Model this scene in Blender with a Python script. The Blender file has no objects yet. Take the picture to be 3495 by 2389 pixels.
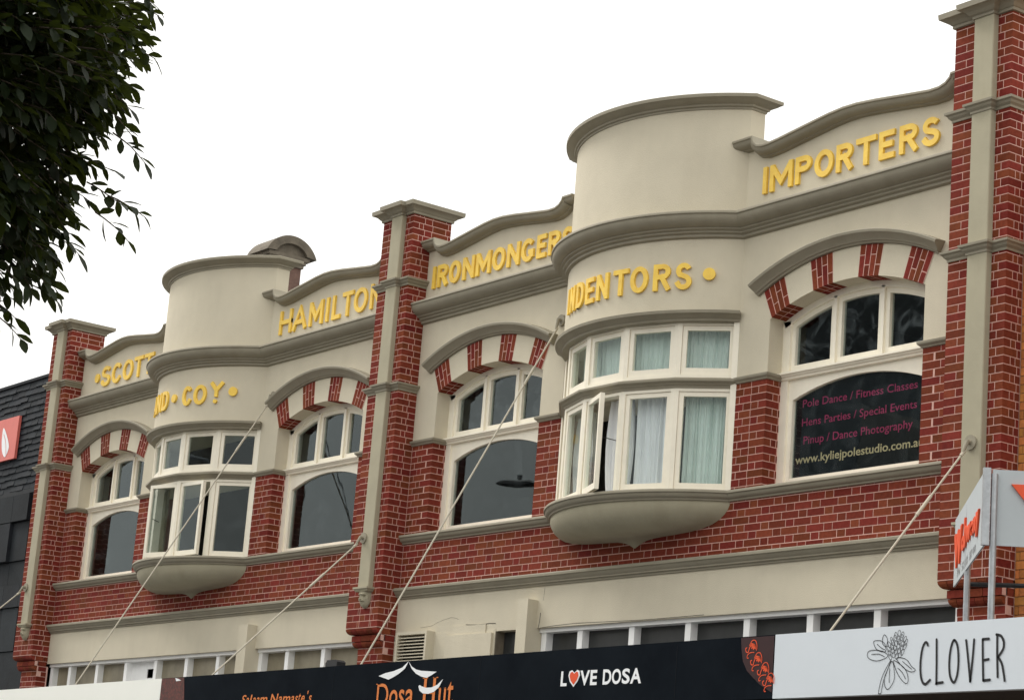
import bpy, bmesh, math, random
from mathutils import Vector, Matrix
random.seed(7)
R_ = math.radians
sc = bpy.context.scene
col = sc.collection
# ------------------------------------------------------------------ camera
cam_d = bpy.data.cameras.new('camera'); cam = bpy.data.objects.new('camera', cam_d); col.objects.link(cam)
CAM = Vector((27.8231, -12.7031, 1.6))
yaw, pitch, roll = R_(-54.5893536), R_(13.3562037), R_(4.5853843)
f = Vector((math.cos(pitch)*math.sin(yaw), math.cos(pitch)*math.cos(yaw), math.sin(pitch)))
r0 = Vector((math.cos(yaw), -math.sin(yaw), 0)); u0 = r0.cross(f)
rv = r0*math.cos(roll)+u0*math.sin(roll); uv_ = -r0*math.sin(roll)+u0*math.cos(roll)
m = Matrix((rv, uv_, -f)).transposed().to_4x4(); m.translation = CAM
cam.matrix_world = m
cam_d.sensor_width = 36.0; cam_d.lens = 36.0*7722.175/3495.0
cam_d.clip_start = 0.1; cam_d.clip_end = 2000
sc.camera = cam
# ------------------------------------------------------------------ world, sun, exposure
SUN_EL, SUN_AZ = R_(46), R_(252)     # azimuth measured from +y clockwise: light comes from -x, -y
w = bpy.data.worlds.new('World'); sc.world = w; w.use_nodes = True
nt = w.node_tree; nt.nodes.clear()
out = nt.nodes.new('ShaderNodeOutputWorld')
sky = nt.nodes.new('ShaderNodeTexSky'); sky.sky_type = 'NISHITA'; sky.sun_disc = False
sky.sun_elevation = SUN_EL; sky.sun_rotation = SUN_AZ; sky.air_density = 1.0; sky.dust_density = 3.0
bg1 = nt.nodes.new('ShaderNodeBackground'); bg1.inputs[1].default_value = 0.1
nt.links.new(sky.outputs[0], bg1.inputs[0])
tc = nt.nodes.new('ShaderNodeTexCoord'); nz = nt.nodes.new('ShaderNodeTexNoise'); nz.inputs['Scale'].default_value = 2.2; nz.inputs['Detail'].default_value = 5
mp = nt.nodes.new('ShaderNodeMapping'); mp.inputs['Scale'].default_value = (1, 1, 2.5)
nt.links.new(tc.outputs['Generated'], mp.inputs[0]); nt.links.new(mp.outputs[0], nz.inputs['Vector'])
rp = nt.nodes.new('ShaderNodeValToRGB'); rp.color_ramp.elements[0].position = .3; rp.color_ramp.elements[0].color = (1.13, 1.13, 1.10, 1)
rp.color_ramp.elements[1].position = .7; rp.color_ramp.elements[1].color = (1.40, 1.38, 1.31, 1)
nt.links.new(nz.outputs[0], rp.inputs[0])
bg2 = nt.nodes.new('ShaderNodeBackground'); bg2.inputs[1].default_value = 1.0
sx = nt.nodes.new('ShaderNodeSeparateXYZ'); nt.links.new(tc.outputs['Generated'], sx.inputs[0])
zr = nt.nodes.new('ShaderNodeMapRange'); zr.inputs['To Min'].default_value = .86; zr.inputs['To Max'].default_value = 1.55; nt.links.new(sx.outputs[2], zr.inputs[0])
nt.links.new(zr.outputs[0], bg2.inputs[1])      # an overcast sky is brighter overhead than at the horizon
nt.links.new(rp.outputs[0], bg2.inputs[0])
mx = nt.nodes.new('ShaderNodeMixShader'); mx.inputs[0].default_value = .93
nt.links.new(bg1.outputs[0], mx.inputs[1]); nt.links.new(bg2.outputs[0], mx.inputs[2]); nt.links.new(mx.outputs[0], out.inputs[0])
sd = bpy.data.lights.new('sun', 'SUN'); sd.energy = 2.0; sd.angle = R_(20); sd.color = (1, .96, .9)
so = bpy.data.objects.new('sun', sd); col.objects.link(so)
sdir = Vector((math.sin(SUN_AZ)*math.cos(SUN_EL), math.cos(SUN_AZ)*math.cos(SUN_EL), math.sin(SUN_EL)))
so.rotation_euler = sdir.to_track_quat('Z', 'Y').to_euler(); so.location = (0, -20, 30)
sc.view_settings.view_transform = 'Standard'; sc.view_settings.look = 'None'
sc.view_settings.exposure = 0.10; sc.view_settings.gamma = 1.0; sc.view_settings.use_curve_mapping = False
sc.cycles.max_bounces = 8; sc.cycles.transparent_max_bounces = 12

# ------------------------------------------------------------------ materials
MATS = {}
def mat(name, base, rough=.8, var=.1, scale=6, bump=0., bscale=60, tint=False, metal=0., spec=.5, col2=None, streak=0., stretch=(1,1,1)):
    if name in MATS: return MATS[name]
    M = bpy.data.materials.new(name); M.use_nodes = True; t = M.node_tree; n = t.nodes; L = t.links
    b = n['Principled BSDF']; b.inputs['Roughness'].default_value = rough; b.inputs['Metallic'].default_value = metal
    b.inputs['Specular IOR Level'].default_value = spec
    tc = n.new('ShaderNodeTexCoord'); g = n.new('ShaderNodeNewGeometry')
    mp = n.new('ShaderNodeMapping'); mp.inputs['Scale'].default_value = stretch; L.new(g.outputs['Position'], mp.inputs[0])
    nz = n.new('ShaderNodeTexNoise'); nz.inputs['Scale'].default_value = scale; nz.inputs['Detail'].default_value = 6; nz.inputs['Roughness'].default_value = .65
    L.new(mp.outputs[0], nz.inputs['Vector'])
    rp = n.new('ShaderNodeMapRange'); rp.inputs['From Min'].default_value = .3; rp.inputs['From Max'].default_value = .7
    L.new(nz.outputs[0], rp.inputs[0])
    mixc = n.new('ShaderNodeMix'); mixc.data_type = 'RGBA'; L.new(rp.outputs[0], mixc.inputs[0])
    a = tuple(c*(1-var) for c in base)+(1,); c2 = tuple(col2)+(1,) if col2 else tuple(min(1, c*(1+var)) for c in base)+(1,)
    mixc.inputs[6].default_value = a; mixc.inputs[7].default_value = c2
    last = mixc.outputs[2]
    if tint:
        a1 = n.new('ShaderNodeAttribute'); a1.attribute_type = 'GEOMETRY'; a1.attribute_name = 'tint'
        hs = n.new('ShaderNodeHueSaturation')
        mh = n.new('ShaderNodeMapRange'); mh.inputs['To Min'].default_value = .494; mh.inputs['To Max'].default_value = .517; L.new(a1.outputs['Fac'], mh.inputs[0]); L.new(mh.outputs[0], hs.inputs['Hue'])
        mul = n.new('ShaderNodeMath'); mul.operation = 'MULTIPLY'; mul.inputs[1].default_value = 7.31; L.new(a1.outputs['Fac'], mul.inputs[0])
        fr = n.new('ShaderNodeMath'); fr.operation = 'FRACT'; L.new(mul.outputs[0], fr.inputs[0])
        mv = n.new('ShaderNodeMapRange'); mv.inputs['To Min'].default_value = .80; mv.inputs['To Max'].default_value = 1.20; L.new(fr.outputs[0], mv.inputs[0]); L.new(mv.outputs[0], hs.inputs['Value'])
        L.new(last, hs.inputs['Color']); last = hs.outputs[0]
    if streak:
        n2 = n.new('ShaderNodeTexNoise'); n2.inputs['Scale'].default_value = 1.0; n2.inputs['Detail'].default_value = 5
        m2 = n.new('ShaderNodeMapping'); m2.inputs['Scale'].default_value = (5, 5, .8); L.new(g.outputs['Position'], m2.inputs[0]); L.new(m2.outputs[0], n2.inputs['Vector'])
        r2 = n.new('ShaderNodeMapRange'); r2.inputs['From Min'].default_value = .5; r2.inputs['From Max'].default_value = .8; r2.inputs['To Max'].default_value = streak; L.new(n2.outputs[0], r2.inputs[0])
        mm = n.new('ShaderNodeMix'); mm.data_type = 'RGBA'; mm.blend_type = 'MULTIPLY'; mm.inputs[7].default_value = (.55, .5, .42, 1)
        L.new(r2.outputs[0], mm.inputs[0]); L.new(last, mm.inputs[6]); last = mm.outputs[2]
    L.new(last, b.inputs['Base Color'])
    if bump:
        n3 = n.new('ShaderNodeTexNoise'); n3.inputs['Scale'].default_value = bscale; n3.inputs['Detail'].default_value = 4; L.new(g.outputs['Position'], n3.inputs['Vector'])
        bp = n.new('ShaderNodeBump'); bp.inputs['Strength'].default_value = bump; bp.inputs['Distance'].default_value = .01; L.new(n3.outputs[0], bp.inputs['Height']); L.new(bp.outputs[0], b.inputs['Normal'])
    MATS[name] = M; return M
def glass_mat(name, tint, gloss=(.82,.93,.95), rough=.015, wav=.02):
    M = bpy.data.materials.new(name); M.use_nodes = True; t = M.node_tree; n = t.nodes; L = t.links; n.clear()
    o = n.new('ShaderNodeOutputMaterial'); tr = n.new('ShaderNodeBsdfTransparent'); tr.inputs[0].default_value = tint+(1,)
    gl = n.new('ShaderNodeBsdfGlossy'); gl.inputs['Color'].default_value = gloss+(1,); gl.inputs['Roughness'].default_value = rough
    fr = n.new('ShaderNodeFresnel'); fr.inputs[0].default_value = 1.5; mx = n.new('ShaderNodeMixShader')
    g = n.new('ShaderNodeNewGeometry'); nz = n.new('ShaderNodeTexNoise'); nz.inputs['Scale'].default_value = 1.6; L.new(g.outputs['Position'], nz.inputs['Vector'])
    bp = n.new('ShaderNodeBump'); bp.inputs['Strength'].default_value = wav; bp.inputs['Distance'].default_value = .05; L.new(nz.outputs[0], bp.inputs['Height']); L.new(bp.outputs[0], gl.inputs['Normal'])
    ib = n.new('ShaderNodeMath'); ib.operation = 'SUBTRACT'; ib.inputs[0].default_value = 1.; L.new(g.outputs['Backfacing'], ib.inputs[1])
    ff = n.new('ShaderNodeMath'); ff.operation = 'MULTIPLY'; L.new(fr.outputs[0], ff.inputs[0]); L.new(ib.outputs[0], ff.inputs[1])
    L.new(ff.outputs[0], mx.inputs[0]); L.new(tr.outputs[0], mx.inputs[1]); L.new(gl.outputs[0], mx.inputs[2]); L.new(mx.outputs[0], o.inputs[0])
    MATS[name] = M; return M
def film(M, amount, colr=(.30, .34, .36), scale=5.):
    t = M.node_tree; n = t.nodes; L = t.links; o = [k for k in n if k.type == 'OUTPUT_MATERIAL'][0]; src = o.inputs[0].links[0].from_socket
    g = n.new('ShaderNodeNewGeometry'); nz = n.new('ShaderNodeTexNoise'); nz.inputs['Scale'].default_value = scale; nz.inputs['Detail'].default_value = 9; nz.inputs['Distortion'].default_value = 1.6; L.new(g.outputs['Position'], nz.inputs['Vector'])
    r = n.new('ShaderNodeMapRange'); r.inputs['From Min'].default_value = .48; r.inputs['From Max'].default_value = .72; r.inputs['To Max'].default_value = amount; L.new(nz.outputs[0], r.inputs[0])
    d = n.new('ShaderNodeBsdfDiffuse'); d.inputs[0].default_value = colr+(1,); m_ = n.new('ShaderNodeMixShader'); L.new(r.outputs[0], m_.inputs[0]); L.new(src, m_.inputs[1]); L.new(d.outputs[0], m_.inputs[2]); L.new(m_.outputs[0], o.inputs[0]); return M
STUCCO = mat('stucco', (.61, .553, .428), .9, .06, 1.6, .35, 140, streak=.10)
TRIM = mat('trim_paint', (.285, .256, .190), .7, .07, 4, .12, 90, streak=.25)
STRIP = mat('strip_render', (.385, .35, .25), .85, .06, 4, .2, 120, streak=.25)
BRICK = mat('red_brick', (.182, .0325, .0215), .85, .2, 28, .2, 180, tint=True, spec=.08)
MORTAR = mat('pink_mortar', (.66, .41, .35), .9, .12, 30, spec=.1)
OBRICK = mat('orange_brick', (.50, .17, .045), .75, .2, 20, .2, 150, tint=True)
OMORTAR = mat('brown_mortar', (.30, .16, .07), .9, .1, 30)
CREAM = mat('cream_joinery', (.90, .84, .70), .45, .04, 8)
WHITE = mat('white_joinery', (.95, .95, .94), .5, .03, 9, streak=.12)
GOLD = mat('gold_paint', (.95, .605, .085), .5, .14, 9)
GLASS = glass_mat('window_glass', (.80, .84, .84))
GLASSC = glass_mat('curtain_glass', (.96, .985, .98))
GLASSF = film(glass_mat('filmed_glass', (.80, .84, .84), rough=.04, wav=.06), .13, scale=5.)
film(GLASS, .04, scale=3.)
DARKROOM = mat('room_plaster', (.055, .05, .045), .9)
BLACKSIGN = mat('black_sign_face', (.006, .009, .014), .8, .3, 1.5, col2=(.010, .014, .019), spec=.03)
LIGHTSIGN = mat('pale_blue_sign_face', (.68, .73, .78), .5, .02, 3)
WHITESIGN = mat('white_sign_face', (.95, .96, .90), .5, .01, 3)
LETWHITE = mat('white_print', (.88, .90, .92), .5, .01)
ORANGE = mat('orange_print', (.72, .20, .035), .5, .1, 30)
REDHEART = mat('red_print', (.80, .09, .02), .5, .05)
BLACK = mat('black_print', (.01, .01, .012), .5, .05)
PINK = mat('magenta_vinyl', (.60, .02, .14), .6, .15, 20)
SAND = mat('sand_vinyl', (.84, .64, .36), .6, .08, 20)
VINYL = mat('black_vinyl', (.008, .010, .013), .7, .2, spec=.1)
STEEL = mat('galvanised_steel', (.42, .44, .46), .45, .15, 20, metal=.6)
ROD = mat('cream_rod_paint', (.46, .42, .33), .6, .1, 12)
GREYP = mat('grey_sign_panel', (.46, .50, .52), .55, .03, 8)
REDLET = mat('orange_red_letter', (.78, .085, .02), .5, .05)
SLATE = mat('blue_black_slate', (.011, .015, .020), .75, .25, 9, .2, 60, tint=True, spec=.25)
PANEL = mat('charcoal_panel', (.017, .021, .025), .8, .3, 3, .3, 30, tint=True, spec=.25)
CHIM = mat('old_brown_render', (.14, .118, .088), .9, .3, 6, .4, 40)
CHIMB = mat('chimney_brick', (.15, .085, .065), .85, .25, 20)
CURTW = mat('white_curtain', (.82, .82, .84), .9, .03)
CURTG = mat('pale_curtain', (.62, .70, .66), .9, .05)
CURTB = mat('beige_curtain', (.42, .38, .28), .9, .05)
BEIGEP = mat('tan_painted_pane', (.27, .235, .16), .5, .3, 2.5, streak=.3)
DARKP = mat('dark_pane', (.028, .030, .030), .35, .3, 4)
ASPH = mat('asphalt', (.05, .05, .052), .9, .2, 30, .3, 200)
CONC = mat('concrete_path', (.15, .142, .13), .9, .1, 5, .2, 80)
ROOFM = mat('roof_metal', (.13, .135, .14), .6, .1, 5)
LEAF = mat('dark_leaf', (.011, .019, .006), .55, .35, 18, tint=True, spec=.2)
_t = LEAF.node_tree; _o = _t.nodes['Material Output']; _p = _t.nodes['Principled BSDF']; _tl = _t.nodes.new('ShaderNodeBsdfTranslucent'); _tl.inputs[0].default_value = (.10, .13, .015, 1)
_m = _t.nodes.new('ShaderNodeMixShader'); _m.inputs[0].default_value = .16; _t.links.new(_p.outputs[0], _m.inputs[1]); _t.links.new(_tl.outputs[0], _m.inputs[2]); _t.links.new(_m.outputs[0], _o.inputs[0])
BARK = mat('bark', (.09, .07, .05), .9, .3, 14, .5, 30)
SALMON = mat('salmon_sign', (.70, .16, .13), .5, .05)
CRACK = mat('crack', (.03, .025, .02), .9)
PINKPAT = mat('patterned_print', (.04, .018, .014), .6, .3, 40, col2=(.17, .035, .025))
MAROON = mat('maroon_print', (.035, .010, .012), .4, .2, 8)

# ------------------------------------------------------------------ mesh helpers
class MB:
    def __init__(s): s.v = []; s.f = []; s.t = []; s.smooth = False
    def add(s, vs, fs, tint=.5):
        k = len(s.v); s.v += [tuple(v) for v in vs]; s.f += [tuple(i+k for i in q) for q in fs]; s.t += [tint]*len(fs); return s
    def box(s, x0, x1, y0, y1, z0, z1, tint=.5):
        v = [(x0,y0,z0),(x1,y0,z0),(x1,y1,z0),(x0,y1,z0),(x0,y0,z1),(x1,y0,z1),(x1,y1,z1),(x0,y1,z1)]
        return s.add(v, [(0,3,2,1),(4,5,6,7),(0,1,5,4),(1,2,6,5),(2,3,7,6),(3,0,4,7)], tint)
    def prism_y(s, poly, y0, y1, tint=.5):       # poly of (x,z)
        n = len(poly); a = [(x, y0, z) for x, z in poly]; b = [(x, y1, z) for x, z in poly]
        area = sum(poly[i][0]*poly[(i+1)%n][1]-poly[(i+1)%n][0]*poly[i][1] for i in range(n))
        fr = tuple(range(n)); bk = tuple(range(2*n-1, n-1, -1))
        sd = [(i, n+i, n+(i+1)%n, (i+1)%n) for i in range(n)]
        if area < 0: fr = fr[::-1]; bk = bk[::-1]; sd = [q[::-1] for q in sd]
        return s.add(a+b, [fr, bk]+sd, tint)
    def prism_z(s, poly, z0, z1, tint=.5):       # poly of (x,y)
        n = len(poly); a = [(x, y, z0) for x, y in poly]; b = [(x, y, z1) for x, y in poly]
        area = sum(poly[i][0]*poly[(i+1)%n][1]-poly[(i+1)%n][0]*poly[i][1] for i in range(n))
        bo = tuple(range(n-1, -1, -1)); tp = tuple(range(n, 2*n)); sd = [(i, (i+1)%n, n+(i+1)%n, n+i) for i in range(n)]
        if area < 0: bo = bo[::-1]; tp = tp[::-1]; sd = [q[::-1] for q in sd]
        return s.add(a+b, [bo, tp]+sd, tint)
    def grid(s, rows, closed_u=False, cap=False, tint=.5):
        n = len(rows[0]); v = [p for r in rows for p in r]; fs = []
        for i in range(len(rows)-1):
            for j in range(n if closed_u else n-1):
                a = i*n+j; b = i*n+(j+1)%n; fs.append((a, b, b+n, a+n))
        if cap: fs.append(tuple(range(n-1, -1, -1))); fs.append(tuple(range((len(rows)-1)*n, len(rows)*n)))
        return s.add(v, fs, tint)
    def tube(s, pts, r, n=8, cap=True, r2=None):
        rows = []; P = [Vector(p) for p in pts]
        for i, p in enumerate(P):
            d = (P[min(i+1, len(P)-1)]-P[max(i-1, 0)]).normalized(); a = d.cross(Vector((0, 0, 1)))
            if a.length < .05: a = d.cross(Vector((1, 0, 0)))
            a.normalize(); b = d.cross(a); q = r if r2 is None else r+(r2-r)*i/(len(P)-1)
            rows.append([tuple(p+(a*math.cos(2*math.pi*k/n)+b*math.sin(2*math.pi*k/n))*q) for k in range(n)])
        return s.grid(rows, True, cap)
    def build(s, name, m, parent=None, smooth=False, loc=None, recalc=False):
        me = bpy.data.meshes.new(name); me.from_pydata(s.v, [], s.f); me.materials.append(m)
        at = me.attributes.new('tint', 'FLOAT', 'FACE'); at.data.foreach_set('value', s.t)
        if smooth: me.polygons.foreach_set('use_smooth', [True]*len(me.polygons))
        me.update()
        if recalc:
            bm = bmesh.new(); bm.from_mesh(me); bmesh.ops.recalc_face_normals(bm, faces=bm.faces); bm.to_mesh(me); bm.free()
        o = bpy.data.objects.new(name, me); col.objects.link(o)
        if parent: o.parent = parent; o.matrix_parent_inverse = Matrix.Translation(-parent_loc(parent))
        if smooth:
            try: me.set_sharp_from_angle(angle=R_(35))
            except Exception: pass
        return o
def parent_loc(p):
    v = Vector(p.location); q = p.parent
    return v if True and not q else v
def empty(name, loc, label, cat, group=None):
    o = bpy.data.objects.new(name, None); col.objects.link(o); o.location = loc
    o.empty_display_size = .2
    tag(o, label, cat, group); return o
def tag(o, label=None, cat=None, group=None, kind=None):
    if label: o['label'] = label
    if cat: o['category'] = cat
    if group: o['group'] = group
    if kind: o['kind'] = kind
    return o
def sweep(mb, path, prof, closed=False, caps=True):
    """path: plan points (x,y), outward is to the right of travel (towards -y when travelling +x). prof: (offset,z)."""
    n = len(path); rows = []
    for i in range(n):
        p = Vector(path[i])
        a = Vector(path[i-1]) if (i > 0 or closed) else None; b = Vector(path[(i+1) % n]) if (i < n-1 or closed) else None
        d1 = (p-a).normalized() if a is not None else None; d2 = (b-p).normalized() if b is not None else None
        if d1 is None: d1 = d2
        if d2 is None: d2 = d1
        n1 = Vector((d1.y, -d1.x)); n2 = Vector((d2.y, -d2.x)); mm = n1+n2; mm /= max(.25, mm.dot(n1)) if mm.length > 1e-6 else 1
        rows.append([(p.x+mm.x*o_, p.y+mm.y*o_, z) for o_, z in prof])
    m2 = len(prof); v = [q for r in rows for q in r]; fs = []
    for i in range(n if closed else n-1):
        j = (i+1) % n
        for k in range(m2-1): fs.append((i*m2+k, i*m2+k+1, j*m2+k+1, j*m2+k))
    if caps and not closed: fs.append(tuple(range(m2))); fs.append(tuple(range((n-1)*m2, n*m2))[::-1])
    return mb.add(v, fs)

# text glyphs ---------------------------------------------------------------
_gc = {}
def glyph(ch, weight=.0, depth=.0, bev=0.):
    k = (ch, weight, depth, bev)
    if k in _gc: return _gc[k]
    if ch == 'M':
        P = [(0, 0), (.17, 0), (.17, .62), (.17, .62), (.44, .12), (.56, .12), (.83, .62), (.83, 0), (1, 0), (1, 1), (.80, 1), (.5, .42), (.20, 1), (0, 1)]
        P = [p for i, p in enumerate(P) if i != 3]; N = len(P)
        z0, z1 = (-.5, .5) if depth else (0, 0)
        tris = [(0, 1, 2, 12), (2, 11, 12), (2, 3, 10, 11), (3, 4, 10), (4, 5, 9, 10), (5, 8, 9), (5, 6, 7, 8)]
        vs = [(x, y, z1) for x, y in P]; fs = list(tris)
        if depth:
            vs += [(x, y, z0) for x, y in P]; fs += [(i+N, (i+1) % N+N, (i+1) % N, i) for i in range(N)]
        _gc[k] = (vs, fs, 0, 1, 0, 1); return _gc[k]
    cu = bpy.data.curves.new('glyph', 'FONT'); cu.body = ch; cu.size = 1; cu.offset = weight; cu.extrude = depth; cu.bevel_depth = bev; cu.resolution_u = 5
    o = bpy.data.objects.new('glyph', cu); col.objects.link(o)
    dg = bpy.context.evaluated_depsgraph_get(); me = bpy.data.meshes.new_from_object(o.evaluated_get(dg))
    vs = [tuple(v.co) for v in me.vertices]; fs = [tuple(p.vertices) for p in me.polygons]
    bpy.data.objects.remove(o); bpy.data.curves.remove(cu); bpy.data.meshes.remove(me)
    xs = [v[0] for v in vs]; ys = [v[1] for v in vs]
    _gc[k] = (vs, fs, min(xs), max(xs), min(ys), max(ys)); return _gc[k]
def letter(ch, xl, xr, zb, zt, fn, m, parent, depth=.0, weight=.02, name='letter', full=False, mb=None, shear=0.):
    """fn(u,z,d)->world; d positive = proud of the surface."""
    vs, fs, a, b, c, d = glyph(ch, weight, .5 if depth else 0.)
    if full: c, d = -.22 if False else 0., .73
    mb2 = mb or MB(); out = []
    for x, y, z in vs:
        hz = (y-c)/(d-c)
        u = xl+(xr-xl)*(x-a)/max(1e-6, (b-a)) + shear*hz*(zt-zb); zz = zb+(zt-zb)*hz
        out.append(fn(u, zz, (z+.5)*depth if depth else 0.))
    mb2.add(out, fs)
    if mb is None: return mb2.build(name, m, parent)
CV = lambda cx, cy, rx, ry, a0, a1, n=10: [(cx+rx*math.cos(R_(a0+(a1-a0)*i/n)), cy+ry*math.sin(R_(a0+(a1-a0)*i/n))) for i in range(n+1)]
_P = [(0, 1), (.55, 1)]+CV(.58, .76, .42, .24, 80, -80, 8)+[(.55, .52), (0, .52)]
_S = CV(.5, .755, .46, .245, 20, 225, 10)+[(.5, .52)]+CV(.5, .25, .5, .25, 55, -160, 12)
LETTERS = {'I': [[(.5, 0), (.5, 1)]], 'M': [[(0, 0), (0, 1)], [(1, 0), (1, 1)], [(.02, 1), (.5, .25), (.98, 1)]], 'P': [[(0, 0), (0, 1)], _P], 'O': [CV(.5, .5, .5, .5, 90, 450, 26)], 'R': [[(0, 0), (0, 1)], _P, [(.50, .52), (1, 0)]],
  'T': [[(.5, 0), (.5, 1)], [(0, 1), (1, 1)]], 'E': [[(1, 1), (0, 1), (0, 0), (1, 0)], [(0, .52), (.86, .52)]], 'S': [_S], 'N': [[(0, 0), (0, 1)], [(1, 0), (1, 1)], [(.02, .98), (.98, .02)]], 'H': [[(0, 0), (0, 1)], [(1, 0), (1, 1)], [(0, .5), (1, .5)]],
  'A': [[(0, 0), (.5, 1), (1, 0)], [(.2, .30), (.8, .30)]], 'L': [[(0, 1), (0, 0), (1, 0)]], 'C': [CV(.52, .5, .52, .5, 40, 320, 20)], 'G': [CV(.52, .5, .52, .5, 40, 330, 20), [(.62, .38), (1, .38), (1, .2)]],
  'D': [[(0, 0), (0, 1)], [(0, 1), (.4, 1)]+CV(.42, .5, .58, .5, 85, -85, 12)+[(.4, 0), (0, 0)]], 'Y': [[(0, 1), (.5, .42), (1, 1)], [(.5, .42), (.5, 0)]]}
def gilded(ch, xl, xr, zb, zt, fn, parent, wd=.036, depth=.024):
    mb = MB(); h = wd/2; a, b, c, d = xl+h, xr-h, zb+h, zt-h
    if b < a: a = b = (xl+xr)/2
    for k, st in enumerate(LETTERS[ch]):
        P = [Vector((a+(b-a)*x, c+(d-c)*z)) for x, z in st]; closed = (P[0]-P[-1]).length < 1e-5
        if closed: P = P[:-1]
        N = len(P); Lf, Rt = [], []
        if not closed:      # square ends
            if min(abs(P[0].x-P[1].x), abs(P[0].y-P[1].y)) < 1e-6 or ch in 'RAYCSG': P[0] = P[0]+(P[0]-P[1]).normalized()*h
            if min(abs(P[-1].x-P[-2].x), abs(P[-1].y-P[-2].y)) < 1e-6 or ch in 'RAYCSG': P[-1] = P[-1]+(P[-1]-P[-2]).normalized()*h
            if ch in 'CSG': P[0] = P[0]-(P[0]-P[1]).normalized()*h
        for i in range(N):
            p = P[i]; d1 = (p-P[i-1]) if (i or closed) else (P[1]-p); d2 = (P[(i+1) % N]-p) if (i < N-1 or closed) else d1
            d1 = d1.normalized(); d2 = d2.normalized(); n1 = Vector((-d1.y, d1.x)); n2 = Vector((-d2.y, d2.x)); mm = n1+n2; mm = mm/max(.55, mm.dot(n1))
            Lf.append(p+mm*h); Rt.append(p-mm*h)
        e = depth+k*.0009; fr = [fn(q.x, q.y, e) for q in Lf]+[fn(q.x, q.y, e) for q in Rt]+[fn(q.x, q.y, 0) for q in Lf]+[fn(q.x, q.y, 0) for q in Rt]; fs = []
        for i in range(N if closed else N-1):
            j = (i+1) % N; fs += [(N+i, N+j, j, i), (i, j, 2*N+j, 2*N+i), (N+j, N+i, 3*N+i, 3*N+j)]
        if not closed: fs += [(0, 2*N, 3*N, N), (N-1, 2*N-1, 4*N-1, 3*N-1)]
        mb.add(fr, fs)
    return mb.build('letter', GOLD, parent)
def catmull(pts, n=6, closed=False):
    P = [Vector(p) for p in pts]; o = []; N = len(P)
    for i in range(N if closed else N-1):
        g = lambda k: P[k % N] if closed else P[max(0, min(N-1, k))]
        p0, p1, p2, p3 = g(i-1), g(i), g(i+1), g(i+2)
        for j in range(n):
            t = j/n; o.append(.5*((2*p1)+(p2-p0)*t+(2*p0-5*p1+4*p2-p3)*t*t+(3*p1-p0-3*p2+p3)*t**3))
    o.append(P[0].copy() if closed else P[-1]); return o
def stroke(mb, pts, wd, fn, d=.003, n=6, closed=False, smooth=True):
    P = catmull(pts, n, closed) if smooth else [Vector(p) for p in pts]
    L_, Rr = [], []
    for i, p in enumerate(P):
        t = (P[min(i+1, len(P)-1)]-P[max(i-1, 0)]); t = t.normalized() if t.length > 1e-9 else Vector((1, 0)); nn = Vector((-t.y, t.x))*wd/2
        L_.append(p+nn); Rr.append(p-nn)
    rows = [[fn(q.x, q.y, d) for q in Rr], [fn(q.x, q.y, d) for q in L_]]
    mb.grid(rows)
    for e in (P[0], P[-1]):
        c = [fn(e.x+wd/2*math.cos(a*math.pi/4), e.y+wd/2*math.sin(a*math.pi/4), d+.0006) for a in range(8)]
        mb.add(c, [tuple(range(8))])
def fill(mb, pts, fn, d=.003, n=5, smooth=True):
    P = catmull(pts, n, True)[:-1] if smooth else [Vector(p) for p in pts]
    mb.add([fn(p.x, p.y, d) for p in P], [tuple(range(len(P)))])

# ------------------------------------------------------------------ setting
def struct(name, mb, m): return tag(mb.build(name, m), kind='structure')
struct('ground', MB().box(-400, 400, -400, 400, -.6, -.05), CONC)
struct('road', MB().box(-300, 300, -9.4, -3.4, -.049, 0.), ASPH)
struct('near_footpath', MB().box(-300, 300, -30, -9.4, -.048, .13), CONC)
struct('far_footpath', MB().box(-300, 300, -3.4, .3, -.047, .13), CONC)
struct('kerb', MB().box(-300, 300, -3.56, -3.4, -.046, .125), mat('kerb_stone', (.35, .34, .32), .9, .1, 8))
struct('road_line', MB().box(-300, 300, -6.46, -6.34, 0., .004), mat('road_paint', (.75, .75, .72), .8))

# ------------------------------------------------------------------ shop building
P_ = 8.3; PW = .59; PD = .236; NB = .171      # bay pitch, pier width, pier depth, window plane
bld = empty('shop_building', (8.0, 0, 0), 'red brick and cream rendered shop building with two bow windows and gilded parapet lettering', 'building')
XC = 3.8; BH = 1.25; BS = .55; BR = (BH*BH+BS*BS)/(2*BS); BYC = BR-BS; HALF = math.asin(BH/BR)
def arc(xc, r, n=28, h=HALF): return [(xc+r*math.sin(-h+2*h*i/n), BYC-r*math.cos(-h+2*h*i/n)) for i in range(n+1)]
OPW = 1.81; AR = 2.125; ARC0 = 4.605
WIN = [(.33, 0), (5.45, 0), (.39, 1), (5.44, 1)]          # opening left edges, bay
CH = .0664; ZB0 = 4.09; JT = .0078
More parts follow.
